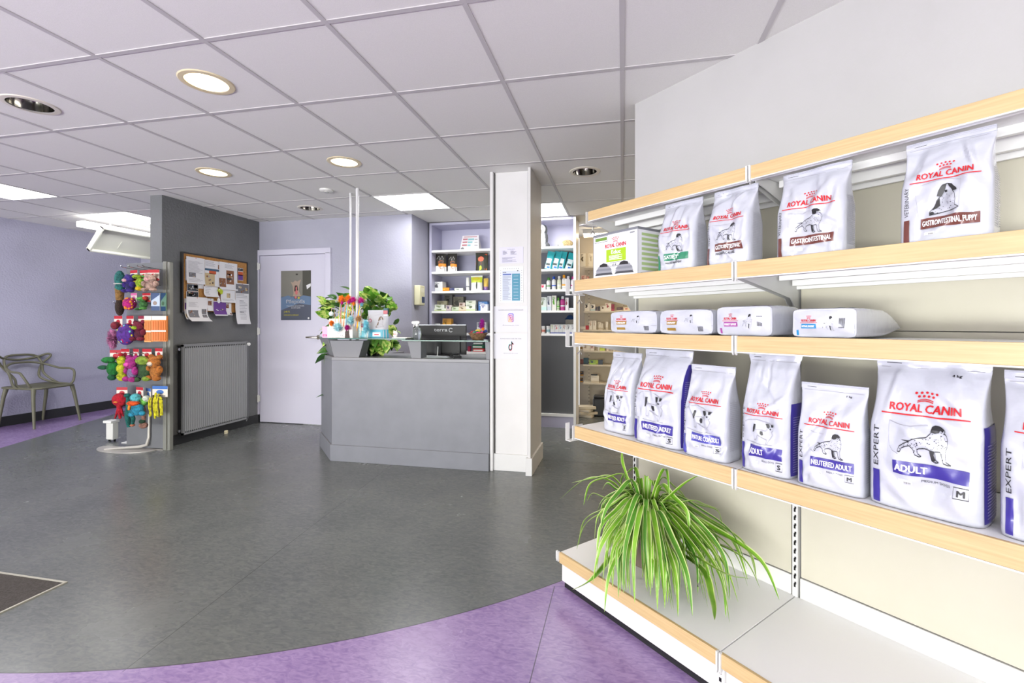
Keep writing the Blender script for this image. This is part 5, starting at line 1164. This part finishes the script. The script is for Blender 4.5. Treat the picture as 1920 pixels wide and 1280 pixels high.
# =====================================================================  WALL SHELF UNIT behind the counter
UX0,UX1=-2.325,-.52; UYF,UYB=5.30,5.64
un=thing('wall_shelf_unit','tall lavender wall shelf unit with white shelf edges behind the counter','shelf unit',((UX0+UX1)/2,UYF,0))
ux=lambda x:x-(UX0+UX1)/2
SLATE_SHADE=M('#5f616b',.6,name='slate_back'); GRL_SHADE=M('#8f8fa4',.6,name='grey_lavender')  # mostly compartment shade, plus some own colour, painted into these back tones
MB().box(ux(UX0),ux(UX1),UYB-UYF-.01,UYB-UYF,0,CZ-.01).build('back_panel',LAVP,un)
m=MB()
MB().box(ux(UX0)+.02,ux(-1.22),UYB-UYF-.014,UYB-UYF-.010,.14,2.10).build('back_lining',GRL_SHADE,un)
MB().box(ux(-1.19),ux(UX1)-.02,UYB-UYF-.014,UYB-UYF-.010,.14,2.10).build('back_lining',SLATE_SHADE,un)
for x in (UX0,-1.22,UX1-.03): MB().box(ux(x),ux(x)+.03,0,UYB-UYF-.014,0,CZ-.012).build('side_panel',SHELFW if x>-2 else LAVP,un,bevel=.001)
MB().box(ux(UX0)+.03,ux(-1.22),0,UYB-UYF-.014,CZ-.04,CZ-.012).build('top_panel',LAVP,un); MB().box(ux(-1.19),ux(UX1)-.03,0,UYB-UYF-.014,CZ-.04,CZ-.012).build('top_panel',LAVP,un)
SZ=[2.108,1.845,1.607,1.362,1.092]
for z in SZ:
    for a,b_ in ((UX0+.03,-1.22),(-1.19,UX1-.03)): MB().box(ux(a),ux(b_),.002,UYB-UYF-.014,z-.026,z).build('shelf',SHELFW,un,bevel=.001)
MB().box(ux(UX0+.03),ux(-1.22),.002,UYB-UYF-.014,.84,.866).build('shelf',SHELFW,un)
MB().box(ux(-1.19),ux(UX1-.03),.03,.05,.16,1.064).build('lower_front_panel',M('#57595c',.5),un)
MB().box(ux(-1.19),ux(UX1-.03),.0,.05,.13,.16).build('lower_rail',SHELFW,un); MB().box(ux(UX0),ux(UX1),.005,.03,0,.13).build('plinth',M('#b5b4cc',.5),un)
# ---- stock on it: every box, bottle and bag its own object
WH,IV='#e6e6e4','#dcd8c4'
def item(px0,px1,pyt,z,kind,cols,label,Y=5.40,nm=None,cat=None,group=None,dep=None,rz=0,art=None):
    xa,xb=onY(px0,Y),onY(px1,Y); zt_=onY((px0+px1)/2,Y,pyt)[1]; w_=(xb-xa)/2; h=max(zt_-z,.012); dep=dep or min(.10,max(.03,w_*1.4))
    nm=nm or {'box':'medicine_box','bottle':'shampoo_bottle','bag':'treat_bag','tube':'spray_can','jar':'pill_jar'}[kind]
    cat=cat or {'box':'box','bottle':'bottle','bag':'bag','tube':'can','jar':'jar'}[kind]
    ms=[M(c_,.45) for c_ in cols]; m=MB()
    seed=int(px0*13+pyt)
    R=random.Random(seed)
    if kind=='box':
        m.box(-w_,w_,0,dep,0,h,0); f_=lambda a,b,o=0:(a*w_,-.0008-o,b*h)
        f2=lambda a,b,o=0:(a*w_,-.0014-o,b*h)
        if len(ms)>1: m.rect(f_,-1,.04,1,.28 if h>.03 else .5,1)
        if len(ms)>2 and h>.03:
            m.poly2(f2,[(R.uniform(-.5,.1)+.4*math.cos(q),.58+.2*math.sin(q)) for q in np.linspace(0,5.2,6)],2)
        for k in range(3 if h>.05 else 1): m.rect(f2,-.8,.72+k*.08,-.8+R.uniform(.5,1.3),.76+k*.08,len(ms)-1)
        o=m.build(nm,ms,None,(( xa+xb)/2,Y,z),rz,smooth=False); tag(o,label,cat,group); return o
    t=thing(nm,label,cat,((xa+xb)/2,Y+w_,z),rz,group)
    if kind=='bottle':
        r=w_; m.lathe([(r*.94,0),(r,.006),(r,h*.66),(r*.85,h*.74),(r*.42,h*.80),(r*.42,h*.83)],seg=18,mat=0)
        for k in range(3): 
            zz0=h*(.14+.14*k); m.lathe([(r*1.01,zz0),(r*1.01,zz0+h*(.09 if k==1 else .03))],seg=18,mat=1 if k==1 else 2,cap=False)
        m.build('bottle_body',ms+[M('#b8bcc0',.5)] if len(ms)<3 else ms,t); MB().lathe([(r*.62,h*.81),(r*.62,h*.96),(r*.5,h)],seg=16).build('cap',M(cols[1],.35),t)
    elif kind=='tube':
        r=w_; m.lathe([(r,0),(r,h*.78)],seg=14,mat=0); m.lathe([(r*1.01,h*.3),(r*1.01,h*.38)],seg=14,mat=1,cap=False); m.build('can_body',ms,t); MB().lathe([(r*.95,h*.785),(r*.9,h)],seg=14).build('cap',WHITE,t)
    elif kind=='jar':
        r=w_; m.lathe([(r,0),(r,h*.72)],seg=14,mat=0); m.lathe([(r*1.01,h*.2),(r*1.01,h*.5)],seg=14,mat=1,cap=False); m.build('jar_body',ms,t); MB().lathe([(r*1.05,h*.73),(r*1.05,h)],seg=14).build('lid',WHITE,t)
    elif kind=='bag':
        t.location.y=Y+.04
        P=lambda a,s,o=0:(a*w_*(1-.05*math.sin(s*PI)),-(.035*(1 if s<.35 else max(.04,1-((s-.35)/.6)**1.5)))*(1-abs(a)**4)-o,s*h)
        m.surf(lambda u,v:P(u*2-1,v),10,10); m.surf(lambda u,v:(lambda p:(p[0],-p[1],p[2]))(P(u*2-1,v)),10,10)
        G=lambda n:(lambda a,b,o=0:P(a,b,.0012+.0006*n))
        (art or (lambda m,G:(m.rect(G(0),-1,0,1,.34,1,8,3),m.disc2(G(1),.2,.32,.4,.12,2,10))))(m,G)
        m.build('bag_body',ms,t,ang=60); MB().surf(lambda u,v:P(u*2-1,.95+.05*v,.001),6,1).build('top_seal',ms[0],t)
    return t
# left column, top shelf
xa=onY(880,5.38); t=thing('tent_card','white price card folded like a tent on the top shelf','card',(xa,5.38,SZ[0]))
m=MB().add([(-.125,0,0),(.125,0,0),(.105,.05,.19),(-.105,.05,.19),(-.125,.12,0),(.125,.12,0)],[(0,1,2,3),(3,2,5,4)],0)
f_=lambda a,b,o=0:(a*(.125-.02*b),.05*b-.001-o,b*.19)
m.rect(f_,-.8,.88,.8,.93,1); 
for k in range(3): m.rect(f_,-.85,.70-k*.2,-.3,.80-k*.2,1); m.rect(f_,-.25,.68-k*.2,.45-k*.18,.79-k*.2,2); m.rect(f_,.5,.7-k*.2,.85,.74-k*.2,3)
m.disc2(f_,-.75,.1,.18,.12,3,8)
m.build('folded_card',[M('#d9d6da',.5),M('#b07078',.5),M('#7fb4b8',.5),M('#7a7c7e',.5)],t,smooth=False); MB().box(-.12,.12,.0,.12,0,.002).build('base_flap',WHITE,t)
BK,OR,='#26241f','#e08a1c'
def artb(m,G): m.rect(G(0),-1,0,1,.32,1,8,3); m.rect(G(1),-.2,.28,1,.42,2,6,1); m.disc2(G(2),.35,.25,.35,.09,3,10); m.line2(G(1),[(-.6,.65),(-.2,.8),(0,.6),(.3,.8),(.6,.65)],.02,1); m.disc2(G(1),.2,.5,.5,.08,3,9)
item(813,835,471,SZ[1],'bag',[BK,WH,OR,'#8a4a20'],'black and white treat bag with orange label, left of two',art=artb)
item(837,855,473,SZ[1],'bag',[BK,WH,OR,'#8a4a20'],'black and white treat bag with orange label, right of two',art=artb)
item(890,914,472,SZ[1],'bag',['#2f3226','#b8d82a','#e0502a','#e86a4a'],'dark bag with orange and lime print beside the column',art=lambda m,G:(m.rect(G(0),-.3,0,.8,.14,1),m.rect(G(0),-1,.36,0,.48,3),m.rect(G(0),.5,.1,.8,.9,2),m.disc2(G(1),-.1,.65,.5,.14,3,8),m.disc2(G(1),-.1,.2,.2,.12,1,8)))
item(809,830,528,SZ[2],'box',['#e4e6e4','#dfe2e0','#5a5a60'],'white box with small dark emblem under the treat bags',rz=-.1)
item(827,842,539,SZ[2],'box',['#e8921c','#e8921c','#f4c84a'],'small flat orange box on the third shelf',dep=.05)
item(843,851,540,SZ[2],'box',['#3a3f6a','#d8d8da'],'tiny dark blue box on the third shelf')
item(852,868,540,SZ[2],'box',['#dfe2dc','#c8dcc0','#8a9a8a'],'small flat white box with pale green stripe',dep=.05)
item(873,879,520,SZ[2],'tube',[WH,'#8a8c90'],'slim white spray can standing on the third shelf')
item(881,903,516,SZ[2],'bag',['#e4e8dc','#c8d83a','#e8a02a','#2a2c26'],'white and lime bag with a dark leaf shape',art=lambda m,G:(m.rect(G(0),-1,.55,1,.9,1,8,3),m.disc2(G(1),0,.78,.6,.1,2,10),m.disc2(G(2),.15,.38,.13,.26,3,10)))
item(905,914,521,SZ[2],'bag',['#c8a84a','#6a4a9a','#e8b03a'],'narrow yellow bag with violet top beside the column')
# fourth shelf: stacked boxes
item(812,836,578,SZ[3],'box',['#dce2d0','#a8c060','#6a7a50'],'low white and green box at the front left of the fourth shelf',Y=5.38)
item(815,833,571,SZ[3]+.02,'box',['#e0e4d8','#e0e4d8','#8a9a70'],'white box lying on the low green box',Y=5.385)
item(818,838,564,SZ[3],'box',['#cdc9a8','#b8b890','#8a8a6a'],'taller yellowish box behind the low green boxes',Y=5.47)
item(833,848,552,SZ[3],'box',['#6f6f6c','#8f8f88','#2a2826'],'grey box with dark dog picture at the back of the fourth shelf',Y=5.52)
item(850,869,556,SZ[3],'box',['#7c7868','#6a665a','#4a4a40'],'olive grey box at the back of the fourth shelf',Y=5.52)
item(836,847,572,SZ[3],'box',['#cfc4be','#b8a8a8','#5a4a6a'],'small pinkish box in front of the grey picture box',Y=5.39)
item(846,860,575,SZ[3],'box',['#cfdac0','#a8c088','#8a9a70'],'low pale green box in the middle of the fourth shelf',Y=5.39)
item(860,874,574,SZ[3],'box',['#d9d0b4','#cfb890','#8a7a5a'],'low beige box right of the pale green box',Y=5.39)
item(861,872,567,SZ[3]+.045,'box',['#d8c8bc','#c09a88','#7a5a4a'],'small pink and beige box lying on the beige box',Y=5.40)
item(874,891,570,SZ[3],'box',['#e2e6d8','#c8d8a8','#6a7a5a'],'white box with green band, lower of two',Y=5.385)
item(873,892,563,SZ[3]+.075,'box',['#dfe2d4','#d0d8bc','#8a9a7a'],'white box with green band, upper of two',Y=5.39)
item(897,914,565,SZ[3],'box',['#3f78b8','#3468a8','#dfe6f0'],'blue box beside the column on the fourth shelf',Y=5.42)
item(901,914,570,SZ[3],'box',['#dfe2ec','#dfe2ec','#8a8ab0'],'white box in front of the blue box',Y=5.37)
item(812,825,606,SZ[4],'box',['#d8dcd8','#d8dcd8','#5a8a6a'],'white flat box above the left half of the monitor',Y=5.40,dep=.05)
item(830,846,597,SZ[4],'box',['#e8a83a','#dfe0da','#8a6a2a'],'orange and white box standing above the monitor',Y=5.40)
item(845,853,607,SZ[4],'box',['#b8aeb4','#8a4a6a'],'tiny purple-grey box right of the orange box',Y=5.42)
item(894,912,604,SZ[4],'box',['#dfe2e4','#c8ccd4','#4a6a8a'],'white flat box behind the basket of soft toys',Y=5.44)
# books on the low shelf seen through the gap
for k,(c_,lb) in enumerate((('#b8262a','red folder at the bottom of the stack under the glass'),('#1f6a4a','green folder in the stack under the glass'),('#3a3f46','dark grey folder in the stack under the glass'),('#4a2a6a','purple folder on top of the stack under the glass'))):
    xa,xb=onY(888,5.40),onY(908,5.40); z_=.866+.042*k
    o=MB().box(-(xb-xa)/2,(xb-xa)/2,0,.2,0,.038,0).box(-(xb-xa)/2*.9,(xb-xa)/2*.8,-.001,0,.008,.026,1).build('ring_binder',[M(c_,.5),M('#d8dcd8',.5)],None,((xa+xb)/2+.004*(-1)**k,5.36,z_)); tag(o,lb,'folder','folders stacked on the low shelf')
item(877,882,649,.866,'box',['#8a1a3a','#8a1a3a'],'small dark red box standing beside the stacked folders',Y=5.38)
# right column
t=thing('husky_plush','black and white sitting dog plush at the right of the column','plush toy',(onY(1016,5.42),5.44,SZ[0]))
m=MB().ell((0,0,.11),(.055,.05,.11)).ell((-.005,-.02,.23),(.05,.05,.055)).ell((-.005,-.065,.215),(.02,.025,.018)).ell((.03,-.06,.03),(.022,.05,.028)).ell((-.03,-.06,.03),(.022,.05,.028)); m.build('white_body',M('#e8e8ea',.85),t)
m=MB().ell((.025,.01,.12),(.045,.045,.1)).ell((.045,0,.03),(.05,.05,.045)).ell((.02,.005,.255),(.035,.04,.03)).ell((.05,0,.22),(.014,.025,.045)).ell((-.05,0,.22),(.012,.025,.04)); m.build('grey_patches',M('#3f4144',.85),t)
MB().ell((-.005,-.09,.22),.008).ell((-.022,-.066,.245),.005).ell((.012,-.066,.245),.005).build('face',BLACK,t)
t=thing('hedgehog_plush','small brown hedgehog plush on the top right shelf','plush toy',(onY(1062,5.42),5.42,SZ[0]))
MB().ell((.01,0,.045),(.07,.045,.045),0,16,10).build('spiny_back',noisy('hedgehog','#6f5f40','#a89468',90,.9,bump=1,bscale=160),t); MB().ell((-.055,-.005,.03),(.04,.035,.03)).build('face_fur',M('#e0c9a4',.85),t); MB().ell((-.095,-.01,.028),.007).ell((-.07,-.03,.04),.005).build('nose_and_eyes',BLACK,t)
for k,(px,lb,rz_) in enumerate(((1026,'teal and white dental chew bag, left of three leaning bags',-.12),(1039,'teal and white dental chew bag, middle of three leaning bags',-.1),(1049,'teal and white dental chew bag, right of three leaning bags',-.08),(1063,'pale blue chew bag leaning against the right side panel',.25))):
    o=item(px-7,px+7,470 if k<3 else 472,SZ[1],'bag',['#1fa0a8','#e0e8ea','#2a6ab0','#3a4a4a'],lb,nm='chew_bag',Y=5.38+.03*k,art=lambda m,G:(m.rect(G(0),-.85,.08,.7,.62,1,6,3),m.rect(G(1),-.6,.25,.5,.36,3,4,1),m.rect(G(1),-.2,.1,.6,.2,2,4,1)))
    o.rotation_euler=(0,.22 if k<3 else .30,rz_)
item(1013,1023,533,SZ[2],'box',['#e4e4e4','#e4e4e4','#d02a5a'],'white box with crimson lid at the left of the bottle row')
for (a,b_,t_,c1,c2,lb) in ((1024,1032,520,'#e6e8e8','#3f8a34','white shampoo bottle with green cap'),(1034,1042,518,'#e6e8ea','#1f4fb8','white shampoo bottle with blue cap'),(1044,1052,517,'#dfe4c8','#e8e8e8','white and lime shampoo bottle with white cap'),(1053,1061,515,'#e6e4e0','#f0a012','white shampoo bottle with orange cap'),(1061,1069,517,'#e4e4e8','#dcdce4','white shampoo bottle with white cap, right of the orange capped one'),(1070,1078,518,'#e8e4e8','#b01a7a','white shampoo bottle with magenta cap')):
    item(a,b_,t_,SZ[2],'bottle',[c1,c2,'#b8bcc4'],lb)
item(1012,1025,557,SZ[3],'box',['#dfe8e4','#bfe0dc','#7a8a6a'],'wide white and aqua box at the left of the fourth right shelf')
item(1026,1034,555,SZ[3],'box',['#e2e6ea','#c8d4e0','#2a3a5a'],'tall white box with dark blue emblem')
item(1035,1043,554,SZ[3],'box',['#e6e4dc','#e6e4dc','#5aa81a'],'tall white box with green leaf print')
item(1044,1049,558,SZ[3],'bottle',['#c8e0b8','#5ab82a','#6a7a5a'],'slim lime green bottle between the tall boxes')
item(1050,1059,555,SZ[3],'bottle',['#b83a88','#d8dce0','#8a1a5a'],'magenta bottle with grey cap')
item(1060,1066,558,SZ[3],'box',['#e6e2e4','#e6e2e4','#8a3a4a'],'narrow tall white box right of the magenta bottle')
item(1067,1078,577,SZ[3],'box',['#d8dade','#c8c8d0'],'low white box under the upper food shelf end',dep=.05)
item(1010,1014,604,SZ[4],'box',['#dcdce0','#c8c8cc','#8a8a90'],'narrow white box beside the column on the lowest stock shelf')
item(1015,1022,611,SZ[4],'jar',['#e6e0dc','#c07a6a'],'white jar with reddish label')
item(1024,1031,611,SZ[4],'jar',['#e2e6e6','#8ab0b8'],'white jar with blue-green label')
for k,(a,b_,c_) in enumerate(((1032,1040,'#b8c890'),(1040,1048,'#c87a7a'),(1048,1055,'#8ab0c8'),(1055,1063,'#b88a7a'),(1063,1071,'#8a8a8a'),(1071,1079,'#9a9aa0'))):
    item(a,b_-.3,608,SZ[4]+.012,'box',['#dcdcd8','#dcdcd8',c_],['white medicine box with greenish mark, first in the low row','white medicine box with red mark, second in the low row','white medicine box with light blue mark, third in the low row','white medicine box with brown mark, fourth in the low row','white medicine box with grey mark, fifth in the low row','white medicine box at the right end of the low row'][k])
xa,xb=onY(1032,5.37),onY(1078,5.37)
o=MB().box(xa-(xa+xb)/2,xb-(xa+xb)/2,0,.12,0,.012,0).build('blue_tray',M('#2a3a88',.4),None,((xa+xb)/2,5.37,SZ[4])); tag(o,'flat dark blue tray under the row of white medicine boxes','tray')
t=thing('blue_cloth_bag','crumpled dark blue cloth pouch lying on the white boxes','pouch',(onY(1068,5.50),5.53,SZ[4]))
m=MB(); R=random.Random(2)
m.surf(lambda u,v:((u-.5)*.12,.03*math.sin(v*PI),.17+.05*math.sin(u*PI)*math.sin(v*PI)+.012*noise.noise(Vector((u*5,v*4,1)))),12,8); m.surf(lambda u,v:((u-.5)*.12,-.03*math.sin(v*PI)+.0,.165-.03*math.sin(u*PI)),12,4); m.build('pouch_body',M('#1a3a6a',.8),t); MB().box(-.05,.05,-.02,.03,0,.165).build('box_underneath',M('#8a8478',.5),t)
# =====================================================================  BACK ROOM
WCR=M('#d9ccb2',.6,name='warm_shelf')
SY=6.28; bk=thing('stockroom_shelving','cream metal stockroom shelving seen past the food shelves','shelving',(.2,SY,0))
BZs=[.405,.652,.84,1.125,1.378,1.68,1.985]
for z in BZs: MB().box(-.72,1.5,0,.27,z-.022,z).build('shelf',WCR,bk,bevel=.002)
for x in (-.66,-.18,.45,1.1): 
    m=MB().box(x-.012,x+.012,.268,.29,0,2.2,0)
    for k in range(40): m.box(x-.004,x+.004,.266,.268,.1+k*.05,.118+k*.05,1)
    m.build('upright',[WCR,M('#5a5248',.6)],bk,smooth=False)
MB().box(-.72,1.5,.27,.276,.35,2.2).build('back_sheet',M('#cfc2a6',.6),bk)
t=thing('tube_light','short lit tube lamp on the stockroom wall above the shelves','ceiling light',(-.33,6.15,2.36)); MB().box(-.17,.17,-.03,.03,0,.04).build('diffuser',M('#ffe7bd',.5,emit=16),t); MB().box(-.18,.18,-.035,.035,.04,CZ-2.36-.0).build('housing',METAL_W,t)
def bitem(px0,px1,pyt,z,cols,label,kind='box',Y=6.31,**k): return item(px0,px1,pyt,z,kind,cols,label,Y=Y,**k)
wc='#e6dcc4'
bitem(1088,1098,475,1.985,[wc,wc,'#6a5a40'],'white box with brown cat picture on the stockroom shelf'); bitem(1104,1112,475,1.985,[wc,wc,'#b8a888'],'plain cream box on the highest stockroom shelf')
bitem(1090,1099,516,1.68,['#e8c0a8',wc,'#b84a3a'],'small pink and white box half hidden by the treat box shelf'); bitem(1100,1104,518,1.68,['#d88a7a',wc],'tiny pink box beside the pink and white box')
for (a,b_,t_,c_,lb) in ((1096,1106,568,[wc,wc,'#3a3028'],'white box with dark figure, stockroom shelf behind the hanging nut'),(1107,1116,570,[wc,'#b8c8c0','#3a3028'],'white box with blue stripe next to the dark figure box'),(1116,1120,575,['#3a3438','#8a7a78'],'small dark box, third on its stockroom shelf'),(1121,1125,574,['#2e2a30','#5a4a50'],'small black box, fourth on its stockroom shelf'),(1126,1135,573,[wc,wc,'#7a5a3a'],'white box with brown figure in the stockroom row'),(1135,1146,568,[wc,'#ece2cc','#a83a3a'],'tall white box with thin red rim'),(1146,1152,570,['#8a1a34','#a8324a'],'crimson box in the stockroom row'),(1156,1168,576,['#4a2c2c','#d8ccb4'],'dark brown flat box in the stockroom row'),(1169,1181,576,['#e0ccb0','#e8dcc4','#b85a3a'],'pinkish box at the right of the stockroom row')): bitem(a,b_,t_,1.378,c_,lb)
t=thing('yellow_tag','small yellow triangular tag behind the lying bags','tag',(onY(1188,6.31),6.33,1.378)); MB().prismy([(-.03,0),(.035,0),(-.02,.085)],0,.01).build('tag_body',M('#e8b81a',.5),t); MB().box(-.02,.02,0,.03,0,.006).build('base',M('#e8b81a',.5),t)
for (a,b_,t_,c_,lb) in ((1088,1098,612,[wc,'#b8a890'],'low white box at the left of the second stockroom row'),(1098,1104,610,['#b81a28','#b81a28'],'small red box in the second stockroom row'),(1105,1111,601,[wc,wc,'#c8a888'],'white pill box, left of a pair'),(1112,1118,601,[wc,wc,'#c8a888'],'white pill box, right of a pair'),(1122,1127,604,['#d8ccb0','#b8a888'],'small cream box, left of a low pair'),(1127,1131,606,['#d8ccb0','#b8a888'],'small cream box, right of a low pair'),(1136,1140,603,[wc,'#c8b898'],'narrow upright cream box near the gold-labelled bag')): bitem(a,b_,t_,1.125,c_,lb)
for (a,b_,t_,c_,lb) in ((1088,1092,648,['#a07838',wc],'small brown box under the third food shelf'),(1093,1106,646,[wc,'#e8dcc4','#b8a080'],'wide white box under the third food shelf'),(1107,1114,646,['#e0c8b8',wc,'#a86a5a'],'pink striped box under the third food shelf'),(1121,1124,646,[wc,wc],'narrow white box left of the lime one'),(1125,1134,647,['#b8c83a','#c8d84a'],'lime green box in the stockroom'),(1137,1141,647,['#d8b8a8','#e8dcc4'],'narrow pinkish box right of the lime one'),(1142,1148,648,['#cfc0b0','#a89888','#8a6a5a'],'grey and pink box right of the lime one'),(1149,1154,649,[wc,wc,'#8a5a3a'],'small white box with brown mark, left of two'),(1156,1163,649,[wc,wc,'#8a5a3a'],'small white box with brown mark, right of two'),(1176,1185,651,[wc,'#d8c8a8'],'low white box between the two dog food bags')): bitem(a,b_,t_,.84,c_,lb)
for (a,b_,t_,c_,lb) in ((1088,1094,673,['#7a4438','#5a342c'],'dull red carton on the dark stockroom shelf'),(1094,1103,671,['#24484e','#1a343a'],'dark teal carton on the dark stockroom shelf'),(1105,1117,675,['#8aa83a','#a8c84a','#1f3a48'],'lime and blue carton on the dark stockroom shelf'),(1117,1121,675,['#a8b82a','#8a9a2a'],'narrow lime carton on the dark stockroom shelf'),(1122,1130,675,['#2a3a48','#1f2a38'],'dark blue carton on the dark stockroom shelf')): bitem(a,b_,t_,.652,c_,lb)
for (a,b_,t_,z_,c_,lb) in ((1088,1093,708,.405,['#3a3028','#c88a28'],'small dark and orange box, lower of two'),(1088,1094,696,.495,['#3a3028','#b8842a'],'small dark and orange box, upper of two'),(1108,1123,704,.405,[wc,'#cfc0a0'],'cream carton with black lid on the lowest stockroom shelf')): bitem(a,b_,t_,z_,c_,lb)
o=bitem(1108,1120,702,.505,['#1a1816','#1a1816'],'flat black lid lying on the cream carton',nm='carton_lid',cat='lid',dep=.06)
R=random.Random(8); fx=onY(1098,6.2)
for k,(dx,dz,c_,lb) in enumerate(((0,0,'#d8ccb4','lowest cream bundle of papers on the stockroom floor'),(.03,.035,'#cfc2a8','second cream bundle of papers on the stockroom floor'),(-.02,.07,'#e0d4bc','third cream bundle of papers on the stockroom floor'),(.02,.105,'#d4c8ae','top cream bundle of papers on the stockroom floor'))):
    o=MB().box(-.12,.12,-.08,.08,0,.033).build('paper_bundle',M(c_,.6),None,(fx+dx,6.02,dz),R.uniform(-.5,.5),bevel=.004); tag(o,lb,'papers','paper bundles on the stockroom floor')
t=thing('black_bin','black plastic bin on the stockroom floor','bin',(onY(1121,6.1)+.0,6.1,0)); MB().prism([(-.06,-.08),(.10,-.08),(.10,.08),(-.06,.08)],0,.24).build('bin_body',M('#161617',.5),t,bevel=.02); MB().box(-.055,.095,-.075,.075,.24,.27).build('lid',M('#3a3a3c',.4),t,bevel=.015)
